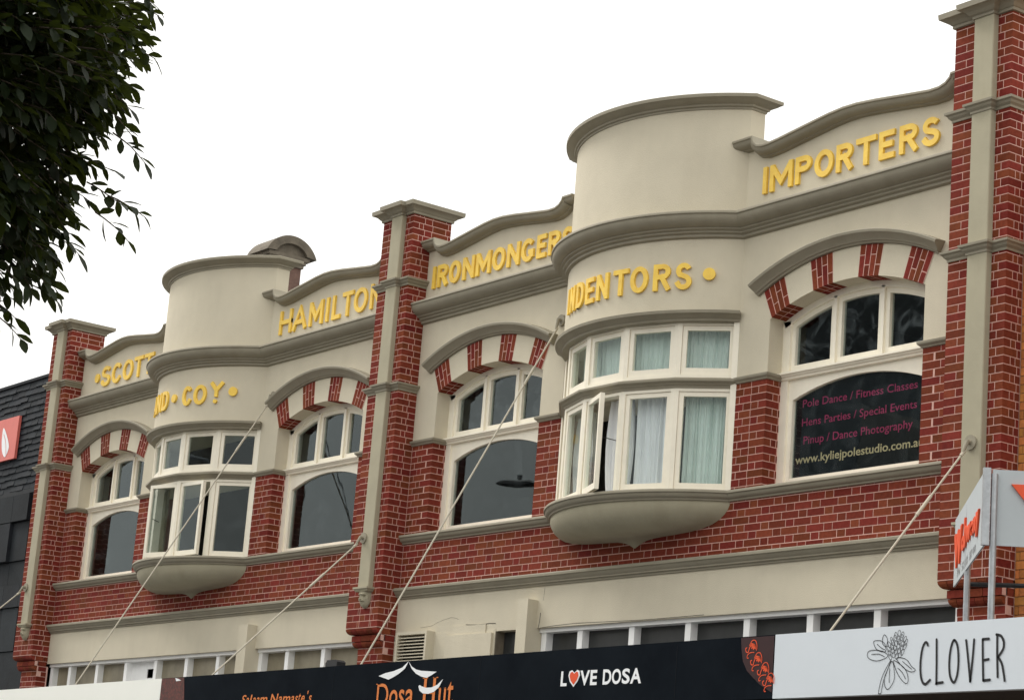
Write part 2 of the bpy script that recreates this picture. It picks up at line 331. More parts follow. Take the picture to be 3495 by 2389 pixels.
# bricks are collected, then the 300 largest become objects
BR_LIST = []
def brk(x0, x1, y0, y1, z0, z1, par):
    if x1-x0 < .008 or z1-z0 < .01: return
    BR_LIST.append([None, (x0, x1, y0, y1, z0, z1), par, random.random()])
def courses(z0, z1):
    k = math.floor((z0-ZB0)/CH+.001)
    while ZB0+k*CH < z1-.008:
        a = max(z0, ZB0+k*CH+JT); b = min(z1, ZB0+(k+1)*CH)
        if b-a > .008: yield k, a, b
        k += 1
ST, HD = .198, .091
PER = ST+HD+2*JT
def spans(a, b, k, phase=0.):
    """Flemish bond pieces clipped to a..b"""
    s = phase+(k % 2)*PER/2; n0 = math.floor((a-s)/PER)-1; o = []
    x = s+n0*PER
    while x < b:
        for L_ in (ST, HD):
            p, q = max(a, x), min(b, x+L_)
            if q-p > .012: o.append([p, q])
            x += L_+JT
    return o
def lay_front(x0, x1, y, z0, z1, par, cl=None, cr=None, phase=0., dep=.035):
    """cl/cr: (y depth of the return) when the left/right end is a free corner"""
    for k, a, b in courses(z0, z1):
        xa, xb = x0, x1; j = random.uniform(-.0012, .0012)
        e = k % 2
        if cl: l = .115 if e else .19; l = min(l, x1-x0); brk(x0, x0+l, y, y+(.17 if e else .085), a, b, par); xa = x0+l+JT
        if cr: l = .095 if e else .19; l = min(l, xb-xa); brk(xb-l, xb, y, y+(.15 if e else .075), a, b, par); xb = xb-l-JT
        for p, q in spans(xa, xb, k, phase): brk(p, q, y+j, y+dep, a, b, par)
def lay_side(x, y0, y1, z0, z1, par, right=True, dep=.035):
    """return face: leaves out the corner bricks' own length"""
    for k, a, b in courses(z0, z1):
        e = k % 2; ya = y0+(.15 if e else .075)+JT
        L_ = [.085, .14] if e else [.055, .12, .12]; y = ya; i = 0
        while y < y1-.012:
            q = min(y1, y+L_[i % len(L_)])
            if right: brk(x-dep, x+random.uniform(-.001, .001), y, q, a, b, par)
            else: brk(x, x+dep, y, q, a, b, par)
            y = q+JT; i += 1

wall = MB(); wall_b = MB()
piers = []
def pier(ip):
    xr = P_*ip if ip < 2 else 16.602; xl = xr-PW
    sl, sr = xr-.347, xr-.147; yf = -PD; e = .0015
    mb = MB()
    back = .25
    # mortar core
    mb.box(xl+e, xr-e, yf+e, .02, 4.09, 7.4); mb.box(xl+e, xr-e, yf+e, back, 7.4, 8.50)
    mb.box(xl+.12, xr-e, yf+.10+e, .02, 0., 3.90); mb.box(xl+.12, xr-e, yf+.10+e, .02, 3.9, 4.09); mb.box(xl+.065, xr-e, yf+.062, .02, 3.962, 4.022); mb.box(xl+.06, xr-e, yf+.058, .02, 4.0275, 4.086)
    p = mb.build('pier', MORTAR, bld)
    tag(p, ['leftmost brick pier', 'middle brick pier', 'rightmost brick pier'][ip])
    for z0, z1, bk in ((4.09, 6.57, 0.), (6.65, 7.71, None), (7.79, 8.50, back)):
        for k, a, b in courses(z0, z1):
            ev = k % 2
            bky = back if (bk is None and a > 7.35) else (bk or 0.)
            strip_here = a > 4.50
            # left segment
            l = .115 if ev else .205
            brk(xl, xl+l, yf, yf+(.19 if ev else .09), a, b, p)
            segR = sl if strip_here else sl+.0
            brk(xl+l+JT, sl-.002, yf, yf+.03, a, b, p)
            l2 = .075 if ev else .118; ls = .145 if ev else .072
            brk(xr-l2, xr, yf, yf+ls, a, b, p)
            brk(sr+.002, xr-l2-JT, yf, yf+.03, a, b, p)
            if not strip_here:
                c = (sl+sr)/2
                if ev: brk(sl+JT, c-.003, yf, yf+.03, a, b, p); brk(c+.004, sr-JT, yf, yf+.03, a, b, p)
                else: brk(sl+JT, sr-JT, yf, yf+.03, a, b, p)
            y = yf+ls+JT; i = 0; LL = (.085, .2) if ev else (.045, .115, .16)
            lim = bky if bky > 0 else 0.
            if ip == 2 and a < 7.3: lim = -.052
            while y < lim-.01:
                q = min(lim, y+LL[min(i, len(LL)-1)]); brk(xr-.03, xr, y, q, a, b, p); y = q+JT; i += 1
            y = yf+(.19 if ev else .09)+JT
            while y < (bky or 0.)-.01:
                q = min((bky or 0.), y+.19); brk(xl, xl+.03, y, q, a, b, p); y = q+JT
    # corbel courses stepping in below z 4.09
    for i, (z1, z0, inx, iny) in enumerate(((4.086, 4.0275, .0, .0), (4.02, 3.961, .055, .05), (3.954, 3.895, .06, .055), (3.888, 3.83, .115, .10))):
        n = 6 if i in (0, 2) else 3
        x = xl+inx; wdt = (xr-x)/n
        for j in range(n):
            a, b = x+j*wdt, x+(j+1)*wdt-JT*.8
            if i in (0, 2):
                nxt = .05
                v = []
                for t in range(5):
                    an = t/4*math.pi/2; oy = nxt*(1-math.cos(an)) if True else 0; zz = z1-(z1-z0)*math.sin(an)
                    v.append((oy, zz))
                poly = [(y_, z_) for y_, z_ in v]
                xin = [0.]*5
                if j == 0: xin = [nn*1.0 for nn, _ in v]
                vs = [(a+xin[t], yf+iny+v[t][0], v[t][1]) for t in range(5)]+[(b, yf+iny+v[t][0], v[t][1]) for t in range(5)]+[(a, yf+iny+.09, z1), (b, yf+iny+.09, z1), (a+xin[4], yf+iny+.09, z0), (b, yf+iny+.09, z0)]
                fs = [(t, t+1, t+6, t+5) for t in range(4)]+[(0, 5, 11, 10), (4, 12, 13, 9), (5, 6, 7, 8, 9, 13, 11), (4, 3, 2, 1, 0, 10, 12)]
                BR_LIST.append([(vs, fs), (a, b, yf+iny, yf+.1, z0, z1), p, random.random()])
            else:
                brk(a, b, yf+iny, yf+iny+.05, z0, z1, p)
        y = yf+iny+(.055 if i % 2 == 0 else .055)
        while y < (-.052 if ip == 2 else 0.)-.012:
            q = min(-.052 if ip == 2 else 0., y+.12); brk(xr-.03, xr, y+JT, q, z0, z1, p); y = q
    for k, a, b in courses(.13, 3.829):
        for q0, q1 in spans(xl+.12, xr-.1, k): brk(q0, q1, yf+.10, yf+.13, a, b, p)
        brk(xr-.1+JT, xr, yf+.10, -.052 if ip == 2 else 0., a, b, p)
    # strip of render
    st = MB(); bv = .006
    for z0, z1 in ((4.50, 6.57), (6.65, 7.71), (7.79, 8.50)):
        st.prism_z([(sl, yf+.02), (sl, yf-.050), (sl+bv, yf-.056), (sr-bv, yf-.056), (sr, yf-.050), (sr, yf+.02)], z0, z1)
    st.build('rendered_strip', STRIP, p)
    path = lambda bky: [(xl, bky), (xl, yf), (sl, yf), (sl, yf-.056), (sr, yf-.056), (sr, yf), (xr, yf), (xr, bky)]
    for zz in (6.57, 7.71):
        b_ = MB(); sweep(b_, path(-.001 if zz < 7 or True else back), [(-.02, zz-.004), (.008, zz), (.008, zz+.018), (.026, zz+.034), (.034, zz+.05), (.05, zz+.06), (.052, zz+.078), (.0, zz+.086), (-.02, zz+.086)])
        b_.box(xl+.01, xr-.01, yf+.01, -.002, zz, zz+.084); b_.build('string_moulding', TRIM, p)
    b_ = MB(); zz = 8.497; pr = [(-.02, zz-.003), (.012, zz), (.012, zz+.02), (.03, zz+.03), (.05, zz+.052), (.075, zz+.068), (.10, zz+.074), (.104, zz+.118), (.0, zz+.135), (-.02, zz+.135)]
    sweep(b_, path(back)+[], pr, closed=True, caps=False)
    b_.prism_z([(xl-.02, yf-.02), (xr+.02, yf-.02), (xr+.02, back+.02), (xl-.02, back+.02)], zz+.002, zz+.134)
    b_.box(sl, sr, yf-.06, yf, zz+.004, zz+.132)
    b_.build('pier_cap', TRIM, p)
    # carved mask under the strip
    xm = (sl+sr)/2; cp = MB()
    sweep(cp, [(sl-.005, yf), (sl-.005, yf-.06), (sr+.005, yf-.06), (sr+.005, yf)], [(0, 4.455), (.012, 4.46), (.02, 4.475), (.032, 4.485), (.032, 4.503), (0, 4.508)])
    cp.box(sl, sr, yf-.06, yf, 4.456, 4.506); cp.build('corbel_capital', STRIP, p)
    hd = MB(); rows = []
    for t in range(22):
        s = t/21; z = 4.457-s*.17
        wd = .085*(1-.12*s)*math.sqrt(max(0, 1-(max(0, s-.45)/.55)**1.7)) + .004; dp = .075*(1-.35*s)*math.sqrt(max(0.05, 1-(max(0, s-.6)/.4)**2))
        row = []
        for q in range(17):
            a = math.pi*q/16; x = -math.cos(a)*wd; d = math.sin(a)*dp; ax = abs(x)
            if .1 < s < .2: d += .014*math.exp(-((ax-.03)/.025)**2)
            if .22 < s < .34: d -= .022*math.exp(-((ax-.035)/.016)**2)
            if .2 < s < .5: d += .028*math.exp(-(x/.012)**2)*min(1, (s-.15)*3)
            if .36 < s < .48: d += .010*math.exp(-((ax-.045)/.02)**2)
            if .5 < s < .58: d += .016*math.exp(-((ax-.025)/.02)**2)
            if .58 < s < .64: d -= .014*math.exp(-(x/.022)**2)
            if s > .66: d += .006*math.sin(x*260)
            if q in (1, 15) and .2 < s < .45: d += .02
            row.append((xm+x, yf-d+.0, z))
        rows.append(row)
    hd.grid(rows, False, False); hd.grid([[(xm+(x-xm)*.9, yf+.002, z) for x, y, z in rows[0]], rows[0]])
    hd.build('carved_mask', STRIP, p, smooth=True)
    return p
piers = [pier(i) for i in range(3)]

PAR = [(0, 8.214), (.10, 8.214), (.235, 8.214), (.245, 8.198), (.262, 8.150), (.30, 8.118), (.36, 8.104), (.44, 8.106), (.55, 8.118), (.72, 8.143), (.92, 8.172), (1.12, 8.20), (1.28, 8.214), (1.44, 8.212), (1.65, 8.192), (1.90, 8.160), (2.08, 8.138), (2.2, 8.124), (2.30, 8.126), (2.36, 8.146), (2.40, 8.18), (2.415, 8.214), (2.56, 8.214)]
CORN = [(-.01, 7.532), (.176, 7.524), (.180, 7.516), (.180, 7.502), (.168, 7.494), (.166, 7.475), (.158, 7.452), (.140, 7.428), (.112, 7.408), (.088, 7.400), (.082, 7.398), (.082, 7.384), (.062, 7.378), (.056, 7.372), (.056, 7.360), (.044, 7.352), (.032, 7.348), (.030, 7.326), (.012, 7.318), (-.01, 7.312)]
SILL = [(-.01, 5.066), (.064, 5.056), (.068, 5.05), (.068, 5.032), (.054, 5.026), (.050, 5.008), (.036, 4.990), (.020, 4.984), (.018, 4.970), (-.01, 4.966)]
LOW = [(-.01, 4.512), (.075, 4.505), (.08, 4.498), (.08, 4.476), (.066, 4.470), (.058, 4.452), (.040, 4.436), (.036, 4.432), (.036, 4.420), (.018, 4.414), (.016, 4.398), (-.01, 4.394)]
GLYPHFRONT = lambda y: (lambda u, z, d: (u, y-d, z))
IMPORTERS = [('I', 13.567, 13.63), ('M', 13.662, 13.948), ('P', 13.985, 14.18), ('O', 14.223, 14.447), ('R', 14.486, 14.675), ('T', 14.719, 14.951), ('E', 14.988, 15.162), ('R', 15.22, 15.418), ('S', 15.475, 15.661)]
IRON = [('I', 8.42, 8.490), ('R', 8.522, 8.705), ('O', 8.739, 8.939), ('N', 8.986, 9.195), ('M', 9.228, 9.481), ('O', 9.514, 9.726), ('N', 9.769, 9.979), ('G', 10.011, 10.217), ('E', 10.27, 10.419), ('R', 10.461, 10.64), ('S', 10.681, 10.857)]
HAM = [('H', 5.262, 5.533), ('A', 5.569, 5.861), ('M', 5.928, 6.22), ('I', 6.283, 6.355), ('L', 6.426, 6.60), ('T', 6.635, 6.861), ('O', 6.884, 7.152), ('N', 7.218, 7.451)]
SCOTT = [('S', .622, .871), ('C', .931, 1.186), ('O', 1.249, 1.518), ('T', 1.564, 1.811), ('T', 1.851, 2.101)]

def disc(mb, u, z, r, fn, d, n=20):
    a = [fn(u+r*math.cos(2*math.pi*i/n), z+r*math.sin(2*math.pi*i/n), d) for i in range(n)]
    b = [fn(u+r*math.cos(2*math.pi*i/n), z+r*math.sin(2*math.pi*i/n), 0) for i in range(n)]
    mb.add(a+b, [tuple(range(n))]+[(i+n, (i+1) % n+n, (i+1) % n, i) for i in range(n)])

def arch_pts(xo, r, a0=None, n=16, full=None):
    cx = xo+OPW/2; h = math.asin((OPW/2)/r) if full is None else full
    return [(cx+r*math.sin(-h+2*h*i/n), ARC0+r*math.cos(-h+2*h*i/n)) for i in range(n+1)]

front = MB(); backing = MB()
jambs = []
wall_obj = None
for bay in range(2):
    X0 = P_*bay; X1 = (X0+P_-PW) if bay == 0 else 16.602-PW; bl, br_ = X0+XC-BH, X0+XC+BH
    oa = X0+WIN[bay*2][0]; ob = X0+WIN[bay*2+1][0]
    # rendered spandrel walls with arched openings
    for (a, b, xo) in ((X0-.01, bl, oa), (br_, X1+.01, ob)):
        arcp = arch_pts(xo, AR)
        poly = [(a, 6.045), (xo, 6.045)]+arcp+[(xo+OPW, 6.045), (b, 6.045), (b, 7.40), (a, 7.40)]
        front.prism_y(poly, 0, .34)
    front.box(X0-.01, X1+.01, .0, .10, 4.0, 4.45)                   # shop-front lintel
    front.box(X0-.01, X1+.01, .10, .34, 4.06, 4.45)
    backing.box(X0-.01, X1+.01, .0015, .34, 4.45, 5.03)
    for (a, b) in ((X0-.01, oa), (oa+OPW, bl), (br_, ob), (ob+OPW, X1+.01)): backing.box(a+.0015, b-.0015, .0015, .34, 5.03, 6.04)
wall_obj = front.build('rendered_wall', STUCCO, bld)
bw = backing.build('brick_wall', MORTAR, bld)
for bay in range(2):
    X0 = P_*bay; X1 = (X0+P_-PW) if bay == 0 else 16.602-PW; bl, br_ = X0+XC-BH, X0+XC+BH
    oa = X0+WIN[bay*2][0]; ob = X0+WIN[bay*2+1][0]
    lay_front(X0+JT, X1-JT, 0, 4.505, 4.975, bw)
    lay_front(X0+JT, oa, 0, 5.06, 6.0, bw, cr=1); lay_side(oa, 0, .165, 5.06, 6.0, bw)
    lay_front(oa+OPW, bl, 0, 5.06, 6.0, bw, cl=1)
    lay_front(br_, ob, 0, 5.06, 6.0, bw, cr=1); lay_side(ob, 0, .165, 5.06, 6.0, bw)
    lay_front(ob+OPW, X1-JT, 0, 5.06, 6.0, bw, cl=1)
    a_ = arc(X0+XC, BR)
    s = MB(); sweep(s, [(X0, 0)]+a_+[(X1, 0)], CORN); tag(s.build('cornice', TRIM, bld, smooth=True), 'moulded cornice over the %s bay' % ('left', 'right')[bay])
    s = MB(); sweep(s, [(X0, 0)]+a_+[(X1, 0)], SILL); s.build('sill_moulding', TRIM, bld, smooth=True)
    s = MB(); sweep(s, [(X0, 0), (X1, 0)], LOW); s.build('frieze_moulding', TRIM, bld, smooth=True)
    # imposts
    imp = [(-.01, 6.0), (.012, 6.004), (.016, 6.016), (.03, 6.026), (.036, 6.034), (.038, 6.052), (-.01, 6.062)]
    for path in ([(X0, 0), (oa, 0), (oa, .168)], [(oa+OPW, .168), (oa+OPW, 0), (bl, 0)], [(br_, 0), (ob, 0), (ob, .168)], [(ob+OPW, .168), (ob+OPW, 0), (X1, 0)]):
        s = MB(); sweep(s, path, imp); s.build('impost_moulding', TRIM, bld)

# ---- parapets
def parapet(x0, x1, word, flip=False, dot=None, zb=7.685, zt=7.928):
    L_ = x1-x0; k = L_/2.56; pts = [(x0+p*k, z) for p, z in PAR]
    mb = MB(); poly = [(x0, 7.45), (x1, 7.45)]+[(x, z-.05) for x, z in reversed(pts)]
    mb.prism_y(poly, 0, .20); p = mb.build('parapet', STUCCO, bld)
    prof = [(.23, -.05), (.23, -.01), (.20, .0), (-.118, .0), (-.124, -.006), (-.124, -.022), (-.112, -.028), (-.106, -.048), (-.090, -.068), (-.064, -.080), (-.040, -.084), (-.036, -.092), (-.016, -.096), (.01, -.10)]
    c = MB(); rows = []
    for i, (x, z) in enumerate(pts):
        a = Vector(pts[max(0, i-1)]); b = Vector(pts[min(len(pts)-1, i+1)]); t = (b-a).normalized(); nn = Vector((-t.y, t.x))
        s = 1/max(.6, abs(nn.y)) if False else 1
        rows.append([(x+nn.x*n_, y, z+nn.y*n_) for y, n_ in prof])
    c.grid(rows[::-1] if False else rows, False, True); c.build('coping', TRIM, p, smooth=True, recalc=True)
    for ch, a, b in word: gilded(ch, a, b, zb, zt, GLYPHFRONT(0), p, .049)
    if dot: d = MB(); disc(d, dot[0], dot[1], dot[2], GLYPHFRONT(0), .024); d.build('gilded_dot', GOLD, p)
    return p
parapet(0, XC-BH+.06, SCOTT, dot=(.49, 7.79, .062), zb=7.65, zt=7.925)
parapet(XC+BH-.10, P_-PW, HAM, zb=7.66, zt=7.945)
parapet(P_, P_+XC-BH+.06, IRON)
parapet(P_+XC+BH-.10, 16.602-PW, IMPORTERS, zb=7.68, zt=7.925)

# ---- arched windows
def arched_window(xo, bay, lab, film_=False):
    cx = xo+OPW/2; fr = MB(); y0 = NB-.01
    gr = AR-.105
    # outer frame: stiles
    fr.box(xo, xo+.085, y0, y0+.12, 5.06, 6.01); fr.box(xo+OPW-.085, xo+OPW, y0, y0+.12, 5.06, 6.01)
    fr.box(xo+.085, xo+OPW-.085, y0, y0+.12, 5.06, 5.095)
    # lower sash with arched head
    s0 = y0+.022
    hw = OPW/2-.137; zb, zs = 5.15, 5.828; R2 = (hw*hw+.132**2)/(2*.132)
    fr.box(xo+.085, cx-hw, s0, s0+.05, 5.095, zs); fr.box(cx+hw, xo+OPW-.085, s0, s0+.05, 5.095, zs); fr.box(cx-hw, cx+hw, s0, s0+.05, 5.095, zb)
    h2 = math.asin(hw/R2); ap = [(cx+R2*math.sin(-h2+2*h2*i/16), zs+.132-R2+R2*math.cos(-h2+2*h2*i/16)) for i in range(17)]
    fr.prism_y([(xo+.085, zs), (cx-hw, zs)]+ap[1:-1]+[(cx+hw, zs), (xo+OPW-.085, zs), (xo+OPW-.085, 6.012), (xo+.085, 6.012)], s0, s0+.05)
    # upper frame
    fr.box(xo, xo+.09, y0, y0+.12, 6.01, 6.53)
    fr.box(xo+OPW-.09, xo+OPW, y0, y0+.12, 6.01, 6.53)
    A = arch_pts(xo, AR-.002, full=math.asin((OPW/2)/AR)); B = arch_pts(xo, gr+.045, full=math.asin((OPW/2)/AR))
    fr.prism_y(A+B[::-1], y0, y0+.12)
    lights = []; x = xo+.135
    for i in range(3): lights.append((x, x+.43)); x += .43+.125
    zl = 6.132
    fr.box(xo+.09, xo+OPW-.09, s0, s0+.05, 6.07, zl)
    zarc = lambda x_, r: ARC0+math.sqrt(max(0, r*r-(x_-cx)**2))
    for i, (a, b) in enumerate(lights):
        # sash stiles
        fr.prism_y([(a-.045, zl), (a, zl), (a, zarc(a, gr)), (a-.045, zarc(a-.045, gr+.05))], s0, s0+.05)
        fr.prism_y([(b, zl), (b+.045, zl), (b+.045, zarc(b+.045, gr+.05)), (b, zarc(b, gr))], s0, s0+.05)
        n = 6; lo = [(a-.045+(b-a+.09)*j/n, zarc(a-.045+(b-a+.09)*j/n, gr)) for j in range(n+1)]
        hi = [(a-.045+(b-a+.09)*j/n, zarc(a-.045+(b-a+.09)*j/n, gr+.05)) for j in range(n+1)]
        fr.prism_y(lo+hi[::-1], s0+.001, s0+.049)
        if i < 2: fr.prism_y([(b+.045, 6.07), (b+.08, 6.07), (b+.08, zarc(b+.08, gr+.06)), (b+.045, zarc(b+.045, gr+.06))], y0, y0+.1)
    fr.box(xo, xo+.044, y0+.001, y0+.04, 6.53, 6.535)
    w_ = fr.build('arched_window', CREAM, bld); tag(w_, lab)
    t = MB(); sweep(t, [(xo+.002, y0), (xo+OPW-.002, y0)], [(-.02, 6.006), (.012, 6.01), (.014, 6.024), (.028, 6.032), (.036, 6.044), (.05, 6.05), (.05, 6.066), (.0, 6.082), (-.02, 6.082)]); t.build('transom_moulding', TRIM if False else CREAM, w_)
    gy = s0+.03
    g = MB(); g.prism_y([(cx-hw-.01, zb-.01), (cx+hw+.01, zb-.01)]+[(x_, z_+.01) for x_, z_ in ap[::-1]], gy, gy+.005); g.build('pane', GLASS, w_)
    for a, b in lights:
        n = 6; top = [(a-.01+(b-a+.02)*j/n, zarc(a-.01+(b-a+.02)*j/n, gr)+.008) for j in range(n+1)]
        g = MB(); g.prism_y([(a-.01, zl-.01), (b+.01, zl-.01)]+top[::-1], gy, gy+.005); g.build('pane', GLASSF if film_ else GLASS, w_)
    # voussoirs
    hb = [.1475, .1665, .138, .132, .138, .1665]   # not used directly
    edges = [-.4290, -.3165, -.1812, -.0683, .0683, .1812, .3165, .4290]
    ro, ri, yb = AR+.265, AR-.004, .172
    for i in range(7):
        a0, a1 = edges[i], edges[i+1]
        P = lambda an, r_, y_: (cx+r_*math.sin(an), y_, ARC0+r_*math.cos(an))
        def wedge(an0, an1, r0_, r1_, yf_, yb_):
            vs = [P(an0, r0_, yf_), P(an1, r0_, yf_), P(an1, r1_, yf_), P(an0, r1_, yf_), P(an0, r0_, yb_), P(an1, r0_, yb_), P(an1, r1_, yb_), P(an0, r1_, yb_)]
            return vs, [(0, 1, 2, 3), (7, 6, 5, 4), (0, 4, 5, 1), (1, 5, 6, 2), (2, 6, 7, 3), (3, 7, 4, 0)]
        if i % 2:   # rendered block
            v_ = MB(); n = 4
            for j in range(n):
                vs, fs = wedge(a0+(a1-a0)*j/n, a0+(a1-a0)*(j+1)/n, ri, ro, -.004, yb); v_.add(vs, fs)
            v_.build('rendered_voussoir', STUCCO, w_)
        else:
            v_ = MB(); vs, fs = wedge(a0, a1, ri+.004, ro, -.0048, yb-.002); v_.add(vs, fs); v_.build('mortar_bed', MORTAR, w_)
            nc = 4; jt = .0040
            for j in range(nc):
                b0 = a0+(a1-a0)*j/nc+jt/2; b1 = a0+(a1-a0)*(j+1)/nc-jt/2
                cut = ri+(ro-ri)*(.35 if j % 2 else .67)
                for q0, q1 in ((ri, cut-.004), (cut+.004, ro)):
                    g_ = wedge(b0, b1, q0, q1, -.006, .082); xs = [p[0] for p in g_[0]]; zs_ = [p[2] for p in g_[0]]
                    BR_LIST.append([g_, (min(xs), max(xs), -.006, .05, min(zs_), max(zs_)), w_, random.random()])
                g_ = wedge(b0, b1, ri, ri+.06, .089, yb); xs = [p[0] for p in g_[0]]; zs_ = [p[2] for p in g_[0]]
                BR_LIST.append([g_, (min(xs), max(xs), .05, .1, min(zs_), max(zs_)), w_, random.random()])
    # hood mould
    prof = [(2.392, .005), (2.394, -.026), (2.408, -.034), (2.412, -.046), (2.430, -.056), (2.446, -.078), (2.462, -.092), (2.470, -.104), (2.490, -.108), (2.497, -.104), (2.505, .005)]
    rows = []; hh = R_(26.2)
    for i in range(33):
        an = -hh+2*hh*i/32; rows.append([(cx+r_*math.sin(an), y_, ARC0+r_*math.cos(an)) for r_, y_ in prof])
    h_ = MB(); h_.grid(rows, False, True); h_.build('hood_moulding', TRIM, w_, smooth=True, recalc=True)
    return w_
wlabs = ['leftmost arched window beside the left pier', 'arched window between the left bow window and the middle pier', 'arched window just right of the middle pier', 'arched window with the black printed poster in its lower light']
awins = [arched_window(P_*b+x, b, wlabs[i], b == 1) for i, (x, b) in enumerate(WIN)]

# ---- bow windows
FR = BR-.045
def bow(bay):
    xc = P_*bay+XC
    body = MB(); a = arc(xc, BR)
    body.prism_z(a+[(xc+BH, .3), (xc-BH, .3)], 6.60, 7.40)
    body.prism_z(a+[(xc+BH, .165), (xc-BH, .165)], 7.45, 8.60)
    b = body.build('bow_window', STUCCO, bld, smooth=True); tag(b, ('left', 'right')[bay]+' bow window with tall rendered drum above it')
    c = MB(); z = 8.525
    capp = [(-.02, z-.003), (.010, z), (.012, z+.018), (.028, z+.024), (.032, z+.04), (.052, z+.05), (.078, z+.062), (.096, z+.078), (.112, z+.084), (.114, z+.112), (.108, z+.118), (-.01, z+.13)]
    sweep(c, a+[(xc+BH, .165), (xc-BH, .165)], capp, closed=True, caps=False)
    c.prism_z(arc(xc, BR-.02)+[(xc+BH-.02, .145), (xc-BH+.02, .145)], z+.05, z+.129); c.build('drum_cap', TRIM, b, smooth=True)
    c = MB(); z = 6.565
    sweep(c, a, [(-.1, z-.005), (.008, z), (.012, z+.018), (.026, z+.024), (.04, z+.04), (.062, z+.05), (.076, z+.056), (.080, z+.082), (-.1, z+.092)]); c.build('window_hood', TRIM, b, smooth=True)
    # bowl
    lv = [(4.975, 1.0), (4.94, 1.0), (4.905, .985), (4.865, .955), (4.825, .905), (4.79, .83), (4.765, .735), (4.748, .61), (4.738, .45), (4.732, .30), (4.726, .20), (4.714, .13), (4.697, .08), (4.678, .045), (4.655, .006)]
    bo = MB(); rows = [[(xc+(x-xc)*s, y*s if y < 0 else .0, zz) for x, y in arc(xc, BR, 40)] for zz, s in lv]
    bo.grid(rows); bo.build('bowl_corbel', STRIP, b, smooth=True)
    # upper/lower plates (top of sill, ceiling) and inner floor
    pl = MB(); pl.prism_z(arc(xc, BR-.01)+[(xc+BH, .3), (xc-BH, .3)], 5.0, 5.045); pl.prism_z(arc(xc, FR-.03)+[(xc+BH-.1, .3), (xc-BH+.1, .3)], 5.99, 6.06); pl.build('sill_board', CREAM, b)
    for sx in (-1, 1):
        sp = MB(); sp.prism_z([(xc+sx*(BH-.055), -.02), (xc+sx*(BH-.002), .004), (xc+sx*(BH-.002), .12), (xc+sx*(BH-.055), .12)], 5.046, 6.57)
        sp.build('side_post', CREAM, b)
    # transom moulding follows the five facets
    cr = [(xc+FR*math.sin(HALF*(1-2*k/5)), BYC-FR*math.cos(HALF*(1-2*k/5))) for k in range(5, -1, -1)]
    t = MB(); sweep(t, cr, [(-.06, 5.972), (.010, 5.974), (.014, 5.99), (.028, 6.0), (.040, 6.016), (.058, 6.022), (.064, 6.03), (.064, 6.048), (.0, 6.07), (-.06, 6.07)]); t.build('transom_moulding', TRIM, b)
    # facets
    for k in range(5):
        p1 = Vector(cr[5-k]); p0 = Vector(cr[4-k]); d = (p1-p0); W = d.length; d.normalize(); nin = Vector((-d.y, d.x))     # inward normal
        F = lambda u, dep, z: (p0.x+d.x*u+nin.x*dep, p0.y+d.y*u+nin.y*dep, z)
        def lb(mb, u0_, u1_, d0, d1, z0, z1, F=F):
            v = [F(u0_, d0, z0), F(u1_, d0, z0), F(u1_, d1, z0), F(u0_, d1, z0), F(u0_, d0, z1), F(u1_, d0, z1), F(u1_, d1, z1), F(u0_, d1, z1)]
            mb.add(v, [(0, 3, 2, 1), (4, 5, 6, 7), (0, 1, 5, 4), (1, 2, 6, 5), (2, 3, 7, 6), (3, 0, 4, 7)])
        fr = MB(); e = .038
        opn = {(0, 1): ('L', 14), (0, 2): ('R', 15), (1, 2): ('L', 24)}.get((bay, k))
        for (z0, z1) in ((5.043, 5.975), (6.068, 6.57)):
            lb(fr, -.002, e, 0, .09, z0, z1); lb(fr, W-e, W+.002, 0, .09, z0, z1); lb(fr, e, W-e, 0, .09, z0, z0+.03); lb(fr, e, W-e, 0, .09, z1-.03, z1)
        fo = fr.build('frame', CREAM, b)
        for row, (z0, z1) in enumerate(((5.073, 5.945), (6.098, 6.54))):
            s = MB(); sw = .042; bt = .06
            a_, b_ = e+.002, W-e-.002
            def sash(G):
                for (u0_, u1_, q0, q1) in ((a_, a_+sw, z0+.002, z1-.002), (b_-sw, b_, z0+.002, z1-.002), (a_+sw, b_-sw, z0+.002, z0+bt), (a_+sw, b_-sw, z1-sw, z1-.002)):
                    v = [G(u0_, .012, q0), G(u1_, .012, q0), G(u1_, .052, q0), G(u0_, .052, q0), G(u0_, .012, q1), G(u1_, .012, q1), G(u1_, .052, q1), G(u0_, .052, q1)]
                    s.add(v, [(0, 3, 2, 1), (4, 5, 6, 7), (0, 1, 5, 4), (1, 2, 6, 5), (2, 3, 7, 6), (3, 0, 4, 7)])
                g = MB(); v = [G(a_+sw-.008, .03, z0+bt-.008), G(b_-sw+.008, .03, z0+bt-.008), G(b_-sw+.008, .03, z1-sw+.008), G(a_+sw-.008, .03, z1-sw+.008)]
                v += [G(a_+sw-.008, .035, z0+bt-.008), G(b_-sw+.008, .035, z0+bt-.008), G(b_-sw+.008, .035, z1-sw+.008), G(a_+sw-.008, .035, z1-sw+.008)]
                g.add(v, [(0, 1, 2, 3), (7, 6, 5, 4), (0, 4, 5, 1), (1, 5, 6, 2), (2, 6, 7, 3), (3, 7, 4, 0)]); return g
            G = F
            if opn and row == 0:
                ang = R_(opn[1]); hu = a_ if opn[0] == 'L' else b_
                sg = 1 if opn[0] == 'L' else -1
                def G(u, dep, z, F=F, hu=hu, sg=sg, ang=ang):
                    du = u-hu; dd = dep-.012
                    ca, sa = math.cos(ang*sg), math.sin(ang*sg)
                    return F(hu+du*ca+dd*sa, .012-du*sa+dd*ca, z)
            g = sash(G)
            s.build('casement_sash' if opn and row == 0 else 'sash', CREAM, b); g.build('pane', GLASSC if bay else GLASS, b)
